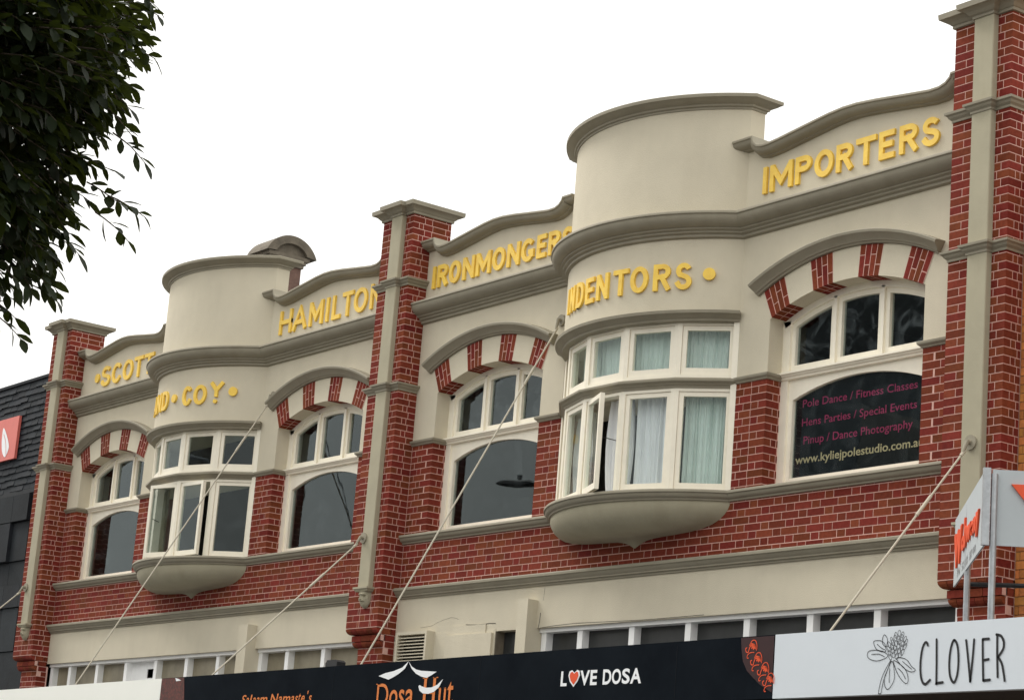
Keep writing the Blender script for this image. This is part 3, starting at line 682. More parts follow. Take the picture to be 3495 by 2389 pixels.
            if opn and row == 0:
                st = MB(); zz = 5.55
                fu = (b_ if opn[0] == 'L' else a_)
                st.tube([G(fu-.03*sg, .05, zz), F(hu+sg*(W*.86), .06, zz-.02)], .004, 6); st.build('casement_stay', BLACK, b)
    return b
bows = [bow(0), bow(1)]
def bow_letter(bay, ch, a0, a1, zb, zt, w=.026):
    xc = P_*bay+XC
    def fn(u, z, d): an = u/BR; return (xc+(BR+d)*math.sin(an), BYC-(BR+d)*math.cos(an), z)
    gilded(ch, R_(a0)*BR, R_(a1)*BR, zb, zt, fn, bows[bay], .044)
def bow_dot(bay, a0, z, r):
    xc = P_*bay+XC
    def fn(u, z_, d): an = u/BR; return (xc+(BR+d)*math.sin(an), BYC-(BR+d)*math.cos(an), z_)
    d = MB(); disc(d, R_(a0)*BR, z, r, fn, .028); d.build('gilded_dot', GOLD, bows[bay])
for ch, a, b_ in (('I', -25.2, -23.4), ('N', -22.2, -17.6), ('D', -16.2, -10.9), ('E', -9.6, -4.8), ('N', -3.3, 2.4), ('T', 4.6, 10.8), ('O', 11.7, 18.1), ('R', 20.0, 25.6), ('S', 27.3, 32.4)):
    bow_letter(1, ch, a, b_, 6.848, 7.092)
bow_dot(1, 37.7, 6.985, .056)
for ch, a, b_ in (('A', -23.8, -17.6), ('N', -16.4, -10.0), ('D', -8.6, -2.6), ('C', 8.5, 14.1), ('O', 15.3, 22.0)): bow_letter(0, ch, a, b_, 6.862, 7.10)
bow_letter(0, 'Y', 23.8, 29.9, 6.945, 7.125); bow_dot(0, 26.7, 6.89, .025); bow_dot(0, 2.5, 6.977, .05); bow_dot(0, 34.4, 7.005, .055)

# ---- interior shell, roof, sides
sh = MB()
sh.box(-.58, 16.59, 8.0, 8.2, 0, 7.3); sh.box(-.58, -.4, .34, 8.0, 0, 7.3); sh.box(16.4, 16.59, .34, 8.0, 0, 7.3)
sh.build('side_and_rear_walls', MORTAR if False else STUCCO, bld)
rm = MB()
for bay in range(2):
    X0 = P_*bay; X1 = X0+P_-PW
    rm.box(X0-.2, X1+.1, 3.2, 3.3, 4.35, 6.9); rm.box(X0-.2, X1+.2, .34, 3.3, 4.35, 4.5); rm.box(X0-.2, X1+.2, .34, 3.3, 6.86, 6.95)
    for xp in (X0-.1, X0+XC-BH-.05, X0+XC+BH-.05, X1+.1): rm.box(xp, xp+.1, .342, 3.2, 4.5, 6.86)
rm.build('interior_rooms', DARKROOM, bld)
rf = MB(); rf.box(-.5, 16.55, .2, 8.3, 7.3, 7.42); rf.build('roof', ROOFM, bld)

# ---- clerestory lights above the awning
def clerestory(bay, xs, x0, x1, lab):
    fr = MB(); X0 = P_*bay; y = .06
    fr.box(x0, x1, y-.02, y+.12, 3.962, 4.0); fr.box(x0, x1, y, y+.14, 3.0, 3.06)
    for x in xs: fr.box(x, x+.075, y, y+.12, 3.06, 3.962)
    w_ = fr.build('clerestory_window', WHITE, bld); tag(w_, lab)
    ed = [x0]+list(xs)+[x1]
    for i in range(len(ed)-1):
        a = ed[i]+(.075 if i else 0); b = ed[i+1]
        if b-a < .05: continue
        m_ = BEIGEP if bay == 0 else DARKP
        g = MB()
        if bay == 0 and abs(a-2.205) < .02:
            ha, hb, hz0, hz1 = a+.42, a+.60, 3.76, 3.87
            for q in ((a, ha, 3.06, 3.962), (hb, b, 3.06, 3.962), (ha, hb, 3.06, hz0), (ha, hb, hz1, 3.962)): g.box(q[0], q[1], y+.07, y+.08, q[2], q[3])
            m_ = WHITE
        else: g.box(a, b, y+.08, y+.09, 3.06, 3.962)
        tag(g.build('pane', m_, w_), 'white boarded pane with a small square hole' if m_ is WHITE else None)
clerestory(0, (.0, .54, 1.33, 2.13, 2.92, 3.70, 4.46), 0.0, 5.24, 'row of white framed tan painted panes over the awning')
clerestory(0, (5.44, 6.02, 6.78), 5.44, P_-PW, 'short row of white framed tan panes left of the middle pier')
clerestory(1, (10.72, 11.27, 12.02, 12.79, 13.545, 14.31, 15.07, 15.93), 10.71, 16.01, 'long row of dark clerestory panes between white posts')
st = MB(); st.box(5.24, 5.44, -.12, .16, 3.0, 4.262); st.build('stub_pilaster', STUCCO, bld)
st = MB(); st.box(10.55, 10.71, -.12, .16, 3.0, 4.262); st.build('stub_pilaster', STUCCO, bld)
st = MB(); st.box(P_, 10.06, -.004, .2, 3.0, 4.02); st.box(9.25, 10.03, -.03, -.004, 3.0, 3.985); st.box(9.30, 9.9, -.012, -.004, 3.985, 4.075); st.build('infill_wall', STUCCO, bld)
st = MB(); st.box(10.04, 10.55, .1, .11, 3.0, 4.01); st.build('dark_opening', DARKP, bld)
st = MB(); st.box(10.03, 10.07, .0, .1, 3.0, 4.0); st.build('opening_post', CHIM, bld)
sf = MB(); sf.box(-.4, 16.0, .3, .34, 0, 3.0); sf.box(-.4, 16.0, .05, .30, 0, .5); sf.build('shopfront', DARKP, bld)
# cracks in the old render
cf = GLYPHFRONT(-.001)
ck = MB(); stroke(ck, [(8.75, 4.09), (8.95, 4.10), (9.05, 4.13), (9.3, 4.17), (9.42, 4.14)], .002, cf, .001, 2); stroke(ck, [(9.55, 4.085), (9.75, 4.075), (9.95, 4.08), (10.05, 4.075)], .006, cf, .001, 2); ck.build('crack', CRACK, bld)
ck = MB(); stroke(ck, [(10.76, 4.14), (10.755, 4.06), (10.74, 4.0)], .008, cf, .001, 2); stroke(ck, [(10.80, 4.38), (10.79, 4.26)], .003, cf, .001, 2); ck.build('crack', CRACK, bld)
ck = MB(); stroke(ck, [(10.77, 4.0), (11.3, 4.02), (12.2, 4.005), (13.1, 4.01)], .004, cf, .001, 2); ck.build('crack', CRACK, bld)
# louvred vent
v = MB(); vx0, vx1, vz0, vz1 = 8.50, 8.99, 3.05, 4.01
v.box(vx0-.03, vx0, -.10, -.004, vz0, vz1+.03); v.box(vx1, vx1+.03, -.10, -.004, vz0, vz1+.03); v.box(vx0, vx1, -.10, -.004, vz1, vz1+.03); 
vo = v.build('louvred_vent', STUCCO, bld)
MB().box(vx0, vx1, -.014, -.005, vz0, vz1).build('vent_cavity', DARKP, vo)
z = vz1-.03
while z > vz0+.3:
    s = MB(); s.add([(vx0, -.094, z), (vx1, -.094, z), (vx1, -.05, z+.016), (vx0, -.05, z+.016), (vx0, -.094, z-.006), (vx1, -.094, z-.006), (vx1, -.05, z+.010), (vx0, -.05, z+.010)], [(0, 1, 2, 3), (7, 6, 5, 4), (0, 4, 5, 1), (1, 5, 6, 2), (2, 6, 7, 3), (3, 7, 4, 0)])
    s.build('slat', STUCCO, vo); z -= .033
# chimney
ch = MB(); x0, x1, y0, y1 = .80, 1.12, 2.06, 2.56
ch.box(x0, x1, y0, y1, 7.4, 9.80); cho = ch.build('chimney', CHIMB, bld)
cc = MB(); cx0, cx1, cy0, cy1 = .72, 1.17, 1.99, 2.66
cc.box(x0-.03, x1+.03, y0-.02, y1+.02, 9.78, 9.83); cc.box(x0-.06, x1+.04, y0-.04, y1+.05, 9.83, 9.88); cc.box(cx0, cx1+.0, cy0+.01, cy1, 9.88, 9.935)
n = 16; ym = (1.955+2.757)/2; hw = (2.757-1.955)/2; sg = .27; Rr = (hw*hw+sg*sg)/(2*sg); h = math.asin(hw/Rr)
prof = [(ym+Rr*math.sin(-h+2*h*i/n), 9.935+sg-Rr+Rr*math.cos(-h+2*h*i/n)) for i in range(n+1)]
ip = [(ym-.0+(y-ym)*.62, 9.95+(z-9.935)*.52) for y, z in prof]
def px_prism(mb, poly, xa, xb):
    N = len(poly); mb.add([(xa, y, z) for y, z in poly]+[(xb, y, z) for y, z in poly], [tuple(range(N)), tuple(range(2*N-1, N-1, -1))]+[(i, (i+1) % N, N+(i+1) % N, N+i) for i in range(N)])
px_prism(cc, prof, .62, 1.13)
# arched rim standing proud on the face
rows = []
for xx in (1.13, 1.19): rows.append([(xx, y, z) for y, z in prof+ip[::-1]])
px_prism(cc, prof+ip[::-1], 1.13, 1.19)
cc.build('chimney_cap', CHIM, cho, recalc=True)

# ---- write out the bricks
def score(b):
    g, (x0, x1, y0, y1, z0, z1), p, t = b
    c = Vector(((x0+x1)/2, y0, (z0+z1)/2)); d = (c-CAM); dist = d.length
    hx = (x1-x0)*abs(d.y)/dist+min(.12, y1-y0)*abs(d.x)/dist
    q = d.dot(rv)/d.dot(f)*7722/1747.5; q2 = d.dot(uv_)/d.dot(f)*7722/1194.5
    vis = 1 if abs(q) < 1 and abs(q2) < 1 and z0 > 3.45 else .01
    return hx*(z1-z0)/dist**2*vis
order = sorted(range(len(BR_LIST)), key=lambda i: -score(BR_LIST[i])); top = set(order[:300])
rest = MB()
BOXF = [(0, 3, 2, 1), (4, 5, 6, 7), (0, 1, 5, 4), (1, 2, 6, 5), (2, 3, 7, 6), (3, 0, 4, 7)]
def bx_geo(x0, x1, y0, y1, z0, z1):
    return [(x0,y0,z0),(x1,y0,z0),(x1,y1,z0),(x0,y1,z0),(x0,y0,z1),(x1,y0,z1),(x1,y1,z1),(x0,y1,z1)], BOXF
for i, (g, bb, p, t) in enumerate(BR_LIST):
    vs, fs = g if g else bx_geo(*bb)
    if i in top: MB().add(vs, fs, t).build('brick', BRICK, p)
    else: rest.add(vs, fs, t)
tag(rest.build('bricks', BRICK, bld), kind='stuff')

# ------------------------------------------------------------------ dark building on the left
db = empty('slate_clad_building', (-6, 0, 0), 'blue-black slate clad building beside the left brick pier', 'building')
d = MB(); d.box(-14, -.60, .03, 8, 0, 8.03); d.box(-14, -.6, -.02, .03, 6.40, 6.46); dwall = d.build('wall', mat('dark_wall', (.014, .017, .021), .8, .2, 4), db)
d = MB(); d.box(-14, -.595, -.03, .2, 8.03, 8.07); d.build('parapet_capping', SLATE, db)
others = MB(); k = 0; z = 6.46
while z < 8.02:
    x = -.60-(.11 if k % 2 else 0)
    if k % 2:
        MB().add([(x+.0, -.018, z), (-.60, -.018, z), (-.6, .0, z+.10), (x, .0, z+.10), (x, .03, z), (-.6, .03, z)], [(0, 1, 2, 3), (0, 4, 5, 1)], random.random()).build('slate', SLATE, dwall)
    while x > -13.8:
        g_ = random.uniform(-.012, .008); jz = random.uniform(-.010, .008)
        vs = [(x-.215, -.020+g_*.6, z+jz), (x, -.020+g_*.6, z+jz), (x, -.002, z+.10), (x-.215, -.002, z+.10), (x-.215, .028, z), (x, .028, z)]
        fs = [(0, 1, 2, 3), (0, 4, 5, 1), (0, 3, 4), (1, 5, 2)]
        if x > -3.1: MB().add(vs, fs, random.random()).build('slate', SLATE, dwall)
        else: others.add(vs, fs, random.random())
        x -= .22
    z += .092; k += 1
tag(others.build('slates', SLATE, db), kind='stuff')
colx = [-.60, -1.08, -1.60, -2.12, -2.65, -3.2]; rowz = [6.38, 6.0, 5.45, 5.12, 4.80, 4.2, 3.6, 3.0]
for i in range(5):
    for j in range(7):
        pr = random.choice((0, .01, .02)); 
        if (i, j) in ((2, 1), (1, 0), (3, 1), (2, 0), (3, 0)): pr = .07
        if j in (3,): pr = .04
        if j == 2: pr = -.0
        bz = rowz[j+1]+.008; MB().box(colx[i+1]+.004, colx[i]-.004, -.01-pr, .03, bz, rowz[j]-.004, random.random()).build('cladding_panel', PANEL, dwall)
sg = empty('leaf_sign', (-2.3, -.06, 7.2), 'salmon red square sign with a white leaf on the slate building', 'sign')
MB().box(-3.05, -1.82, -.06, -.02, 6.94, 7.555).build('board', SALMON, sg)
lf = MB(); fill(lf, [(x+.11, z) for x, z in [(-2.43, 7.43), (-2.30, 7.33), (-2.16, 7.15), (-2.18, 7.05), (-2.26, 6.99), (-2.37, 7.08), (-2.43, 7.25)]], GLYPHFRONT(-.061), .002)
lf.build('leaf_emblem', LETWHITE, sg); lf = MB(); stroke(lf, [(-2.27, 7.33), (-2.17, 7.2), (-2.11, 7.02)], .012, GLYPHFRONT(-.061), .004); lf.build('leaf_vein', SALMON, sg)

# ------------------------------------------------------------------ orange brick building on the right
ob_ = empty('orange_brick_building', (20, 0, 0), 'orange brick building at the right edge of the photo past the last pier', 'building')
o = MB(); o.box(16.606, 30, -.046, 6, 0, 7.25); ow = o.build('wall', OMORTAR, ob_)
rs = MB(); cnt = 0
for k, a, b in courses(3.0, 7.25):
    for p, q in spans(16.61, 19.5, k):
        t = random.random()
        if 16.60 < p < 16.95 and 3.8 < a < 5.5: MB().box(p, q, -.052, 0, a, b, t).build('brick', OBRICK, ow)
        else: rs.box(p, q, -.052, 0, a, b, t)
tag(rs.build('bricks', OBRICK, ob_), kind='stuff')

# ------------------------------------------------------------------ awning and its signs
SL = .0072
def zt_(x): return 3.345+(x-7.45)*SL
def slab(mb, x0, x1, y0, y1, d0, d1):
    v = [(x0, y0, zt_(x0)+d0), (x1, y0, zt_(x1)+d0), (x1, y1, zt_(x1)+d0), (x0, y1, zt_(x0)+d0), (x0, y0, zt_(x0)+d1), (x1, y0, zt_(x1)+d1), (x1, y1, zt_(x1)+d1), (x0, y1, zt_(x0)+d1)]
    return mb.add(v, BOXF)
aw = empty('street_awning', (8, -1.1, 3), 'flat street awning over the footpath hung from long stay rods', 'awning')
m1 = MB(); slab(m1, -8, 24, -2.20, -.40, -.13, -.10); slab(m1, -8, -.6, -.4, 0, -.13, -.10); m1.build('roof_deck', ROOFM, aw)
m1 = MB(); slab(m1, -8, 24, -2.19, .28, -.40, -.36); m1.build('soffit', mat('dark_soffit', (.05, .04, .035), .8), aw)
m1 = MB(); slab(m1, -8, 24, -2.20, -2.14, -.42, -.02); m1.build('fascia_frame', STEEL, aw)
def signbox(name, x0, x1, m_, lab, cat='sign', d0=-.43, d1=0.):
    e = empty(name, ((x0+x1)/2, -2.23, zt_((x0+x1)/2)-.2), lab, cat); b = MB(); slab(b, x0, x1, -2.26, -2.203, d0, d1)
    b.build('board', m_, e); return e
SF = GLYPHFRONT(-2.26)
ws = signbox('blank_sign', -8, 7.645, WHITESIGN, 'blank white fascia sign at the bottom left corner')
ds = signbox('restaurant_sign', 7.650, 16.462, BLACKSIGN, 'black fascia sign reading Dosa Hut and LOVE DOSA')
cs = signbox('clover_sign', 16.468, 22.5, LIGHTSIGN, 'pale blue-white fascia sign with a line drawn flower and the word CLOVER')
b = MB(); b.box(22.5, 24, -2.26, -2.203, 3.0, 3.42)
# LOVE DOSA
for ch, a, b_ in (('L', 14.117, 14.192), ('V', 14.352, 14.469), ('E', 14.476, 14.556), ('D', 14.626, 14.725), ('O', 14.732, 14.838), ('S', 14.850, 14.940), ('A', 14.946, 15.072)):
    letter(ch, a, b_, 3.117, 3.229, SF if ch else SF, LETWHITE, ds, weight=.03).location.y -= .003
hp = [(14.278, 3.108), (14.325, 3.150), (14.350, 3.195), (14.340, 3.228), (14.312, 3.236), (14.280, 3.215), (14.250, 3.236), (14.218, 3.226), (14.208, 3.195), (14.228, 3.150)]
h1 = MB(); fill(h1, hp, SF, .003, smooth=False); h1.build('heart_outline', LETWHITE, ds)
h2 = MB(); fill(h2, [(14.279+(x-14.279)*.76, 3.182+(z-3.182)*.76) for x, z in hp], SF, .005, smooth=False); h2.build('heart', REDHEART, ds)
# Dosa Hut (serif faked with small bars)
def serif(ch, a, b_, zb, zt, m_, par, bars, d=.004, w=.0, shear=0.):
    mb = MB(); letter(ch, a, b_, zb, zt, lambda u, z, dd: (u, -2.26-d, z), m_, par, weight=w, mb=mb, shear=shear)
    for (u0_, u1_, zz, th) in bars: mb.add([(u0_+shear*(zz-zb), -2.26-d, zz), (u1_+shear*(zz-zb), -2.26-d, zz), (u1_+shear*(zz-zb), -2.26-d, zz+th), (u0_+shear*(zz-zb), -2.26-d, zz+th)], [(0, 1, 2, 3)])
    mb.build('letter', m_, par)
zb, zt = 3.0, 3.198; zx = 3.118
serif('D', 11.575, 11.752, zb, zt, ORANGE, ds, [(11.555, 11.62, zt-.008, .008), (11.555, 11.62, zb, .008)])
serif('o', 11.772, 11.895, zb, 3.142, ORANGE, ds, [], w=.01); serif('s', 11.915, 11.995, zb, 3.142, ORANGE, ds, [], w=.01); serif('a', 12.015, 12.132, zb, 3.142, ORANGE, ds, [(12.12, 12.145, zb, .008)], w=.01)
serif('H', 12.275, 12.445, 3.0, 3.232, ORANGE, ds, [(12.25, 12.325, 3.224, .008), (12.40, 12.475, 3.224, .008)], w=.02)
serif('u', 12.50, 12.60, zb, 3.142, ORANGE, ds, [(12.485, 12.52, 3.136, .008), (12.57, 12.6, 3.136, .008)], w=.01); serif('t', 12.62, 12.705, zb, 3.19, ORANGE, ds, [], w=.01)
r1 = MB(); fill(r1, [(11.577, 3.263), (11.68, 3.286), (11.80, 3.298), (11.93, 3.325), (12.017, 3.374), (11.975, 3.318), (11.90, 3.280), (11.82, 3.252), (11.736, 3.229), (11.66, 3.245)], SF, .004, smooth=False); r1.build('roof_emblem', LETWHITE, ds)
r1 = MB(); fill(r1, [(12.017, 3.374), (12.07, 3.330), (12.14, 3.302), (12.22, 3.289), (12.32, 3.283), (12.444, 3.275), (12.375, 3.250), (12.306, 3.229), (12.23, 3.240), (12.14, 3.268), (12.07, 3.312)], SF, .0042, smooth=False); r1.build('roof_emblem', LETWHITE, ds)
r1 = MB(); fill(r1, [(12.198, 3.164), (12.215, 3.128), (12.27, 3.103), (12.35, 3.097), (12.43, 3.112), (12.50, 3.150), (12.548, 3.214), (12.47, 3.168), (12.39, 3.148), (12.31, 3.148), (12.25, 3.160), (12.215, 3.172)], SF, .006, smooth=False); r1.build('smile_emblem', LETWHITE, ds)
xs_ = [('S', 9.28, 9.352, 1), ('a', 9.364, 9.414, 0), ('l', 9.432, 9.456, 1), ('a', 9.485, 9.540, 0), ('a', 9.552, 9.607, 0), ('m', 9.618, 9.742, 0), ('N', 9.803, 9.925, 1), ('a', 9.946, 10.01, 0), ('m', 10.023, 10.148, 0), ('a', 10.164, 10.222, 0), ('s', 10.236, 10.277, 0), ('t', 10.286, 10.325, .6), ('e', 10.336, 10.398, 0), ("'", 10.44, 10.455, 2), ('s', 10.470, 10.513, 0)]
for ch, a, b_, cap in xs_:
    z0_, z1_ = 3.062, (3.150 if cap == 1 else 3.146 if cap == .6 else 3.124)
    if cap == 2: z0_, z1_ = 3.135, 3.165
    serif(ch, a, b_, z0_, z1_, ORANGE, ds, [] if cap != 1 else [(a-.008, a+.03, z0_, .004)], w=.012, shear=.22)
pp = MB(); fill(pp, [(7.653, 2.93), (8.17, 2.93), (8.165, 3.10), (8.11, 3.345), (7.653, 3.343)], SF, .002, smooth=False); pp.build('patterned_panel', PINKPAT, ds)
pp = MB(); fill(pp, [(7.933, 3.344), (7.99, 3.335), (8.061, 3.316), (7.957, 3.311)], SF, .004, smooth=False); pp.build('torn_patch', LETWHITE, ds)
for xx in (10.85, 13.05, 15.45): MB().box(xx, xx+.004, -2.2612, -2.2600, 2.985, 3.37).build('panel_seam', VINYL, ds)
# maroon quadrant with flowers
pts = [(16.460, 3.403), (16.125, 3.402), (16.135, 3.32), (16.155, 3.24), (16.20, 3.175), (16.262, 3.128), (16.34, 3.075), (16.46, 3.02)]
pp = MB(); fill(pp, pts, SF, .002, smooth=False); pp.build('maroon_quadrant', MAROON, ds)
fl = MB()
for (cx_, cz_) in ((16.262, 3.345), (16.318, 3.258), (16.392, 3.188), (16.45, 3.115)):
    for an in (150, 185, 225, 265, 300):
        c, s = math.cos(R_(an)), math.sin(R_(an)); fill(fl, [(cx_+.01, cz_+.006), (cx_+c*.022-s*.007, cz_+s*.019+c*.006), (cx_+c*.036, cz_+s*.032), (cx_+c*.022+s*.007, cz_+s*.019-c*.006)], SF, .004, 3)
    stroke(fl, [(cx_-.045, cz_+.0), (cx_-.02, cz_+.032), (cx_+.012, cz_+.032), (cx_+.03, cz_), (cx_+.028, cz_-.035)], .006, SF, .0045, 4)
    stroke(fl, [(cx_-.03, cz_+.005), (cx_-.045, cz_-.02), (cx_-.055, cz_-.045), (cx_-.075, cz_-.042), (cx_-.082, cz_-.02), (cx_-.07, cz_-.015)], .007, SF, .0045, 4)
    stroke(fl, [(cx_+.005, cz_-.048), (cx_-.035, cz_-.05), (cx_-.06, cz_-.065), (cx_-.062, cz_-.085), (cx_-.048, cz_-.085)], .006, SF, .0045, 4)
fl.build('flower_ornament', REDHEART, ds)
# CLOVER lettering and flower drawing
def inked(pts, wd, name='letter', closed=False, more=()):
    mb = MB(); stroke(mb, pts, wd, SF, .003, 6, closed)
    for q in more: stroke(mb, q, wd, SF, .003, 6)
    return mb.build(name, BLACK, cs)
LW = .0165
inked([(17.872, 3.285), (17.862, 3.301), (17.845, 3.300), (17.825, 3.262), (17.814, 3.18), (17.820, 3.10), (17.838, 3.055), (17.862, 3.043), (17.885, 3.056), (17.900, 3.068)], LW)
inked([(17.944, 3.318), (17.950, 3.18), (17.954, 3.05), (17.956, 3.047), (18.008, 3.050)], LW)
inked([(18.090, 3.308), (18.066, 3.26), (18.056, 3.176), (18.066, 3.09), (18.098, 3.047), (18.124, 3.09), (18.132, 3.176), (18.120, 3.27)], LW, closed=True)
inked([(18.190, 3.303), (18.212, 3.18), (18.233, 3.050)], LW, more=[[(18.233, 3.05), (18.246, 3.18), (18.255, 3.305)]])
inked([(18.374, 3.305), (18.326, 3.304)], LW, more=[[(18.324, 3.302), (18.330, 3.18), (18.338, 3.053)], [(18.338, 3.053), (18.392, 3.056)], [(18.332, 3.175), (18.377, 3.181)]])
inked([(18.452, 3.072), (18.444, 3.2), (18.440, 3.327)], LW, more=[[(18.434, 3.328), (18.470, 3.318), (18.492, 3.285), (18.492, 3.245), (18.470, 3.212), (18.450, 3.192)], [(18.452, 3.19), (18.480, 3.155), (18.497, 3.10), (18.508, 3.048)]])
tw = .0045
for pts in ([(17.528, 3.229), (17.49, 3.258), (17.426, 3.270), (17.365, 3.268), (17.345, 3.245), (17.361, 3.219), (17.42, 3.202), (17.48, 3.208)], [(17.508, 3.282), (17.49, 3.315), (17.456, 3.330), (17.40, 3.328), (17.405, 3.30), (17.425, 3.277), (17.46, 3.262), (17.505, 3.258)],
            [(17.520, 3.315), (17.515, 3.345), (17.492, 3.366), (17.478, 3.350), (17.474, 3.320), (17.49, 3.298), (17.51, 3.29)], [(17.606, 3.211), (17.655, 3.213), (17.70, 3.196), (17.735, 3.16), (17.772, 3.134), (17.745, 3.122), (17.70, 3.134), (17.65, 3.165)],
            [(17.582, 3.198), (17.63, 3.178), (17.68, 3.145), (17.708, 3.10), (17.712, 3.06), (17.69, 3.052), (17.64, 3.09), (17.60, 3.145)], [(17.567, 3.196), (17.53, 3.14), (17.506, 3.09), (17.51, 3.045), (17.532, 3.018), (17.56, 3.03), (17.592, 3.08), (17.588, 3.14)],
            [(17.556, 3.200), (17.51, 3.14), (17.478, 3.08), (17.458, 3.0), (17.470, 2.992), (17.482, 3.0), (17.498, 3.07), (17.53, 3.14)]):
    inked(pts, tw, 'drawn_leaf', True)
for pts in ([(17.385, 3.244), (17.45, 3.244), (17.50, 3.225)], [(17.43, 3.308), (17.47, 3.282), (17.50, 3.27)], [(17.66, 3.19), (17.70, 3.165), (17.74, 3.14)], [(17.62, 3.15), (17.66, 3.12), (17.69, 3.08)], [(17.55, 3.15), (17.548, 3.09), (17.55, 3.06)]): inked(pts, tw, 'leaf_vein')
for row in range(6):
    n = (4, 5, 6, 6, 5, 3)[row]; zc = 3.222+row*.027
    for j in range(n):
        t = (j-(n-1)/2); cx_ = 17.592+row*.006+t*.026; zz = zc+.004*(1-abs(t)*.6)+.01*(j % 2); tl = t*.004
        inked([(cx_-.010, zz-.012), (cx_-.011+tl, zz+.008), (cx_+tl*1.6, zz+.020), (cx_+.011+tl, zz+.008), (cx_+.010, zz-.012), (cx_, zz-.018)], tw*.7, 'petal', True)
# ------------------------------------------------------------------ grey corner sign on poles
gs = empty('grey_corner_sign', (18.07, -2.0, 3.3), 'grey V-shaped box sign with orange-red lettering on two steel poles', 'sign')
pA = Vector((16.6, -.69)); pB = Vector((18.07, -2.0)); pC = Vector((19.5, -.50))
def panel(p, q, z0, z1, th, name, m_, par):
    d = (q-p).normalized(); nn = Vector((d.y, -d.x)); mb = MB()
    mb.prism_z([tuple(p), tuple(q), tuple(q-nn*th), tuple(p-nn*th)], z0, z1); o = mb.build(name, m_, par)
    return lambda u, z, dd: (p.x+d.x*u+nn.x*dd, p.y+d.y*u+nn.y*dd, z)
f1 = panel(pA, pB, 3.945, 4.432, .012, 'left_panel', GREYP, gs); f2 = panel(pB+Vector((.03, .035)), pC, 3.945, 4.432, .012, 'right_panel', GREYP, gs)
mb = MB(); mb.prism_z([(18.055, -2.012), (18.085, -2.035), (18.115, -2.0), (18.085, -1.975)], 3.94, 4.436); mb.build('corner_trim', STEEL, gs)
for p in ((18.12, -1.97), (17.22, -1.22), (19.1, -.84)):
    mb = MB(); mb.tube([(p[0], p[1], 3.27), (p[0], p[1], 4.40)], .022, 10); mb.build('pole', STEEL, gs)
Lw = (pB-pA).length
U = lambda t: t*Lw
word = [('W', .06, .30, 4.06, 4.32), ('o', .29, .42, 4.10, 4.22), ('f', .42, .50, 4.10, 4.30), ('e', .50, .60, 4.11, 4.22), ('l', .61, .65, 4.11, 4.30), ('e', .66, .75, 4.11, 4.22), ('y', .76, .88, 4.06, 4.22)]
word = [('W', .05, .32, 4.045, 4.30), ('o', .31, .41, 4.10, 4.20), ('b', .40, .47, 4.10, 4.31), ('w', .47, .62, 4.11, 4.22), ('e', .62, .70, 4.11, 4.21), ('n', .70, .78, 4.11, 4.21), ('y', .78, .87, 4.06, 4.22)]
for ch, a, b_, z0_, z1_ in word:
    letter(ch, U(a), U(b_), z0_, z1_, f1, REDLET, gs, depth=.014, weight=.05)
for i, ch in enumerate('Ph 5221 1740'):
    if ch == ' ': continue
    letter(ch, U(.14+i*.052), U(.14+i*.052+.04), 3.975, 4.03, lambda u, z, d: f1(u, z, d+.002), STEEL, gs, weight=.01)
letter('W', .115, .95, 4.07, 4.34, f2, REDLET, gs, depth=.02, weight=.04)
# black cable
cb = MB(); cb.tube([(17.22, -1.18, 3.86), (17.8, -.95, 3.84), (18.6, -.7, 3.90), (20, -.06, 4.1)], .016, 8); tag(cb.build('cable', BLACK), 'thin black cable running behind the grey corner sign', 'cable')

# ------------------------------------------------------------------ stay rods
def rod(p0, p1, lab, plate_n=(0, -1, 0)):
    e = empty('stay_rod', p0, lab, 'stay rod', 'awning stay rods')
    P0, P1 = Vector(p0), Vector(p1); d = (P1-P0).normalized()
    MB().tube([P0+d*.10, P1], .0085, 8).build('rod', ROD, e, smooth=True)
    m_ = MB(); m_.tube([P0+Vector((0, .015, 0)), P0+Vector((0, -.012, 0))], .058, 18); m_.build('wall_plate', TRIM, e)
    m_ = MB(); m_.tube([P0, P0+Vector((0, -.05, 0))], .018, 8); m_.tube([P0+Vector((0, -.04, .0)), P0+d*.14], .018, 8, r2=.010); m_.build('eye_bolt', TRIM, e)
    MB().tube([P0+d*.10, P0+d*.16], .014, 8).build('clevis', ROD, e)
    MB().tube([P0+d*.62, P0+d*.66, P0+d*.80, P0+d*.84], .0135, 8).build('turnbuckle', ROD, e)
rod((16.36, -.296, 5.10), (16.36, -1.86, 3.27), 'stay rod from the rendered strip of the rightmost pier down to the clover sign')
rod((7.99, -.296, 5.02), (8.02, -2.08, 3.24), 'stay rod from the middle pier down towards the left bay')
rod((-.31, -.296, 4.99), (-.4, -2.1, 3.20), 'short stay rod cut by the left edge of the photo')
rod((5.28, -.012, 6.93), (5.33, -2.16, 3.22), 'long stay rod crossing in front of the left bow window')
rod((10.76, -.012, 6.98), (10.98, -2.17, 3.22), 'long stay rod from beside the INDENTORS lettering past the middle pier base')
# floodlight on the awning edge
fl_ = empty('floodlight', (10.6, -2.1, 3.36), 'small black floodlight on the awning edge beside the middle pier', 'light fitting')
mb = MB(); mb.prism_y([(10.50, 3.372), (10.68, 3.374), (10.69, 3.43), (10.66, 3.448), (10.52, 3.446), (10.495, 3.42)], -2.14, -2.05); mb.build('housing', BLACK, fl_)
mb = MB(); mb.box(10.58, 10.61, -2.11, -2.08, 3.25, 3.38); mb.build('bracket', STEEL, fl_)

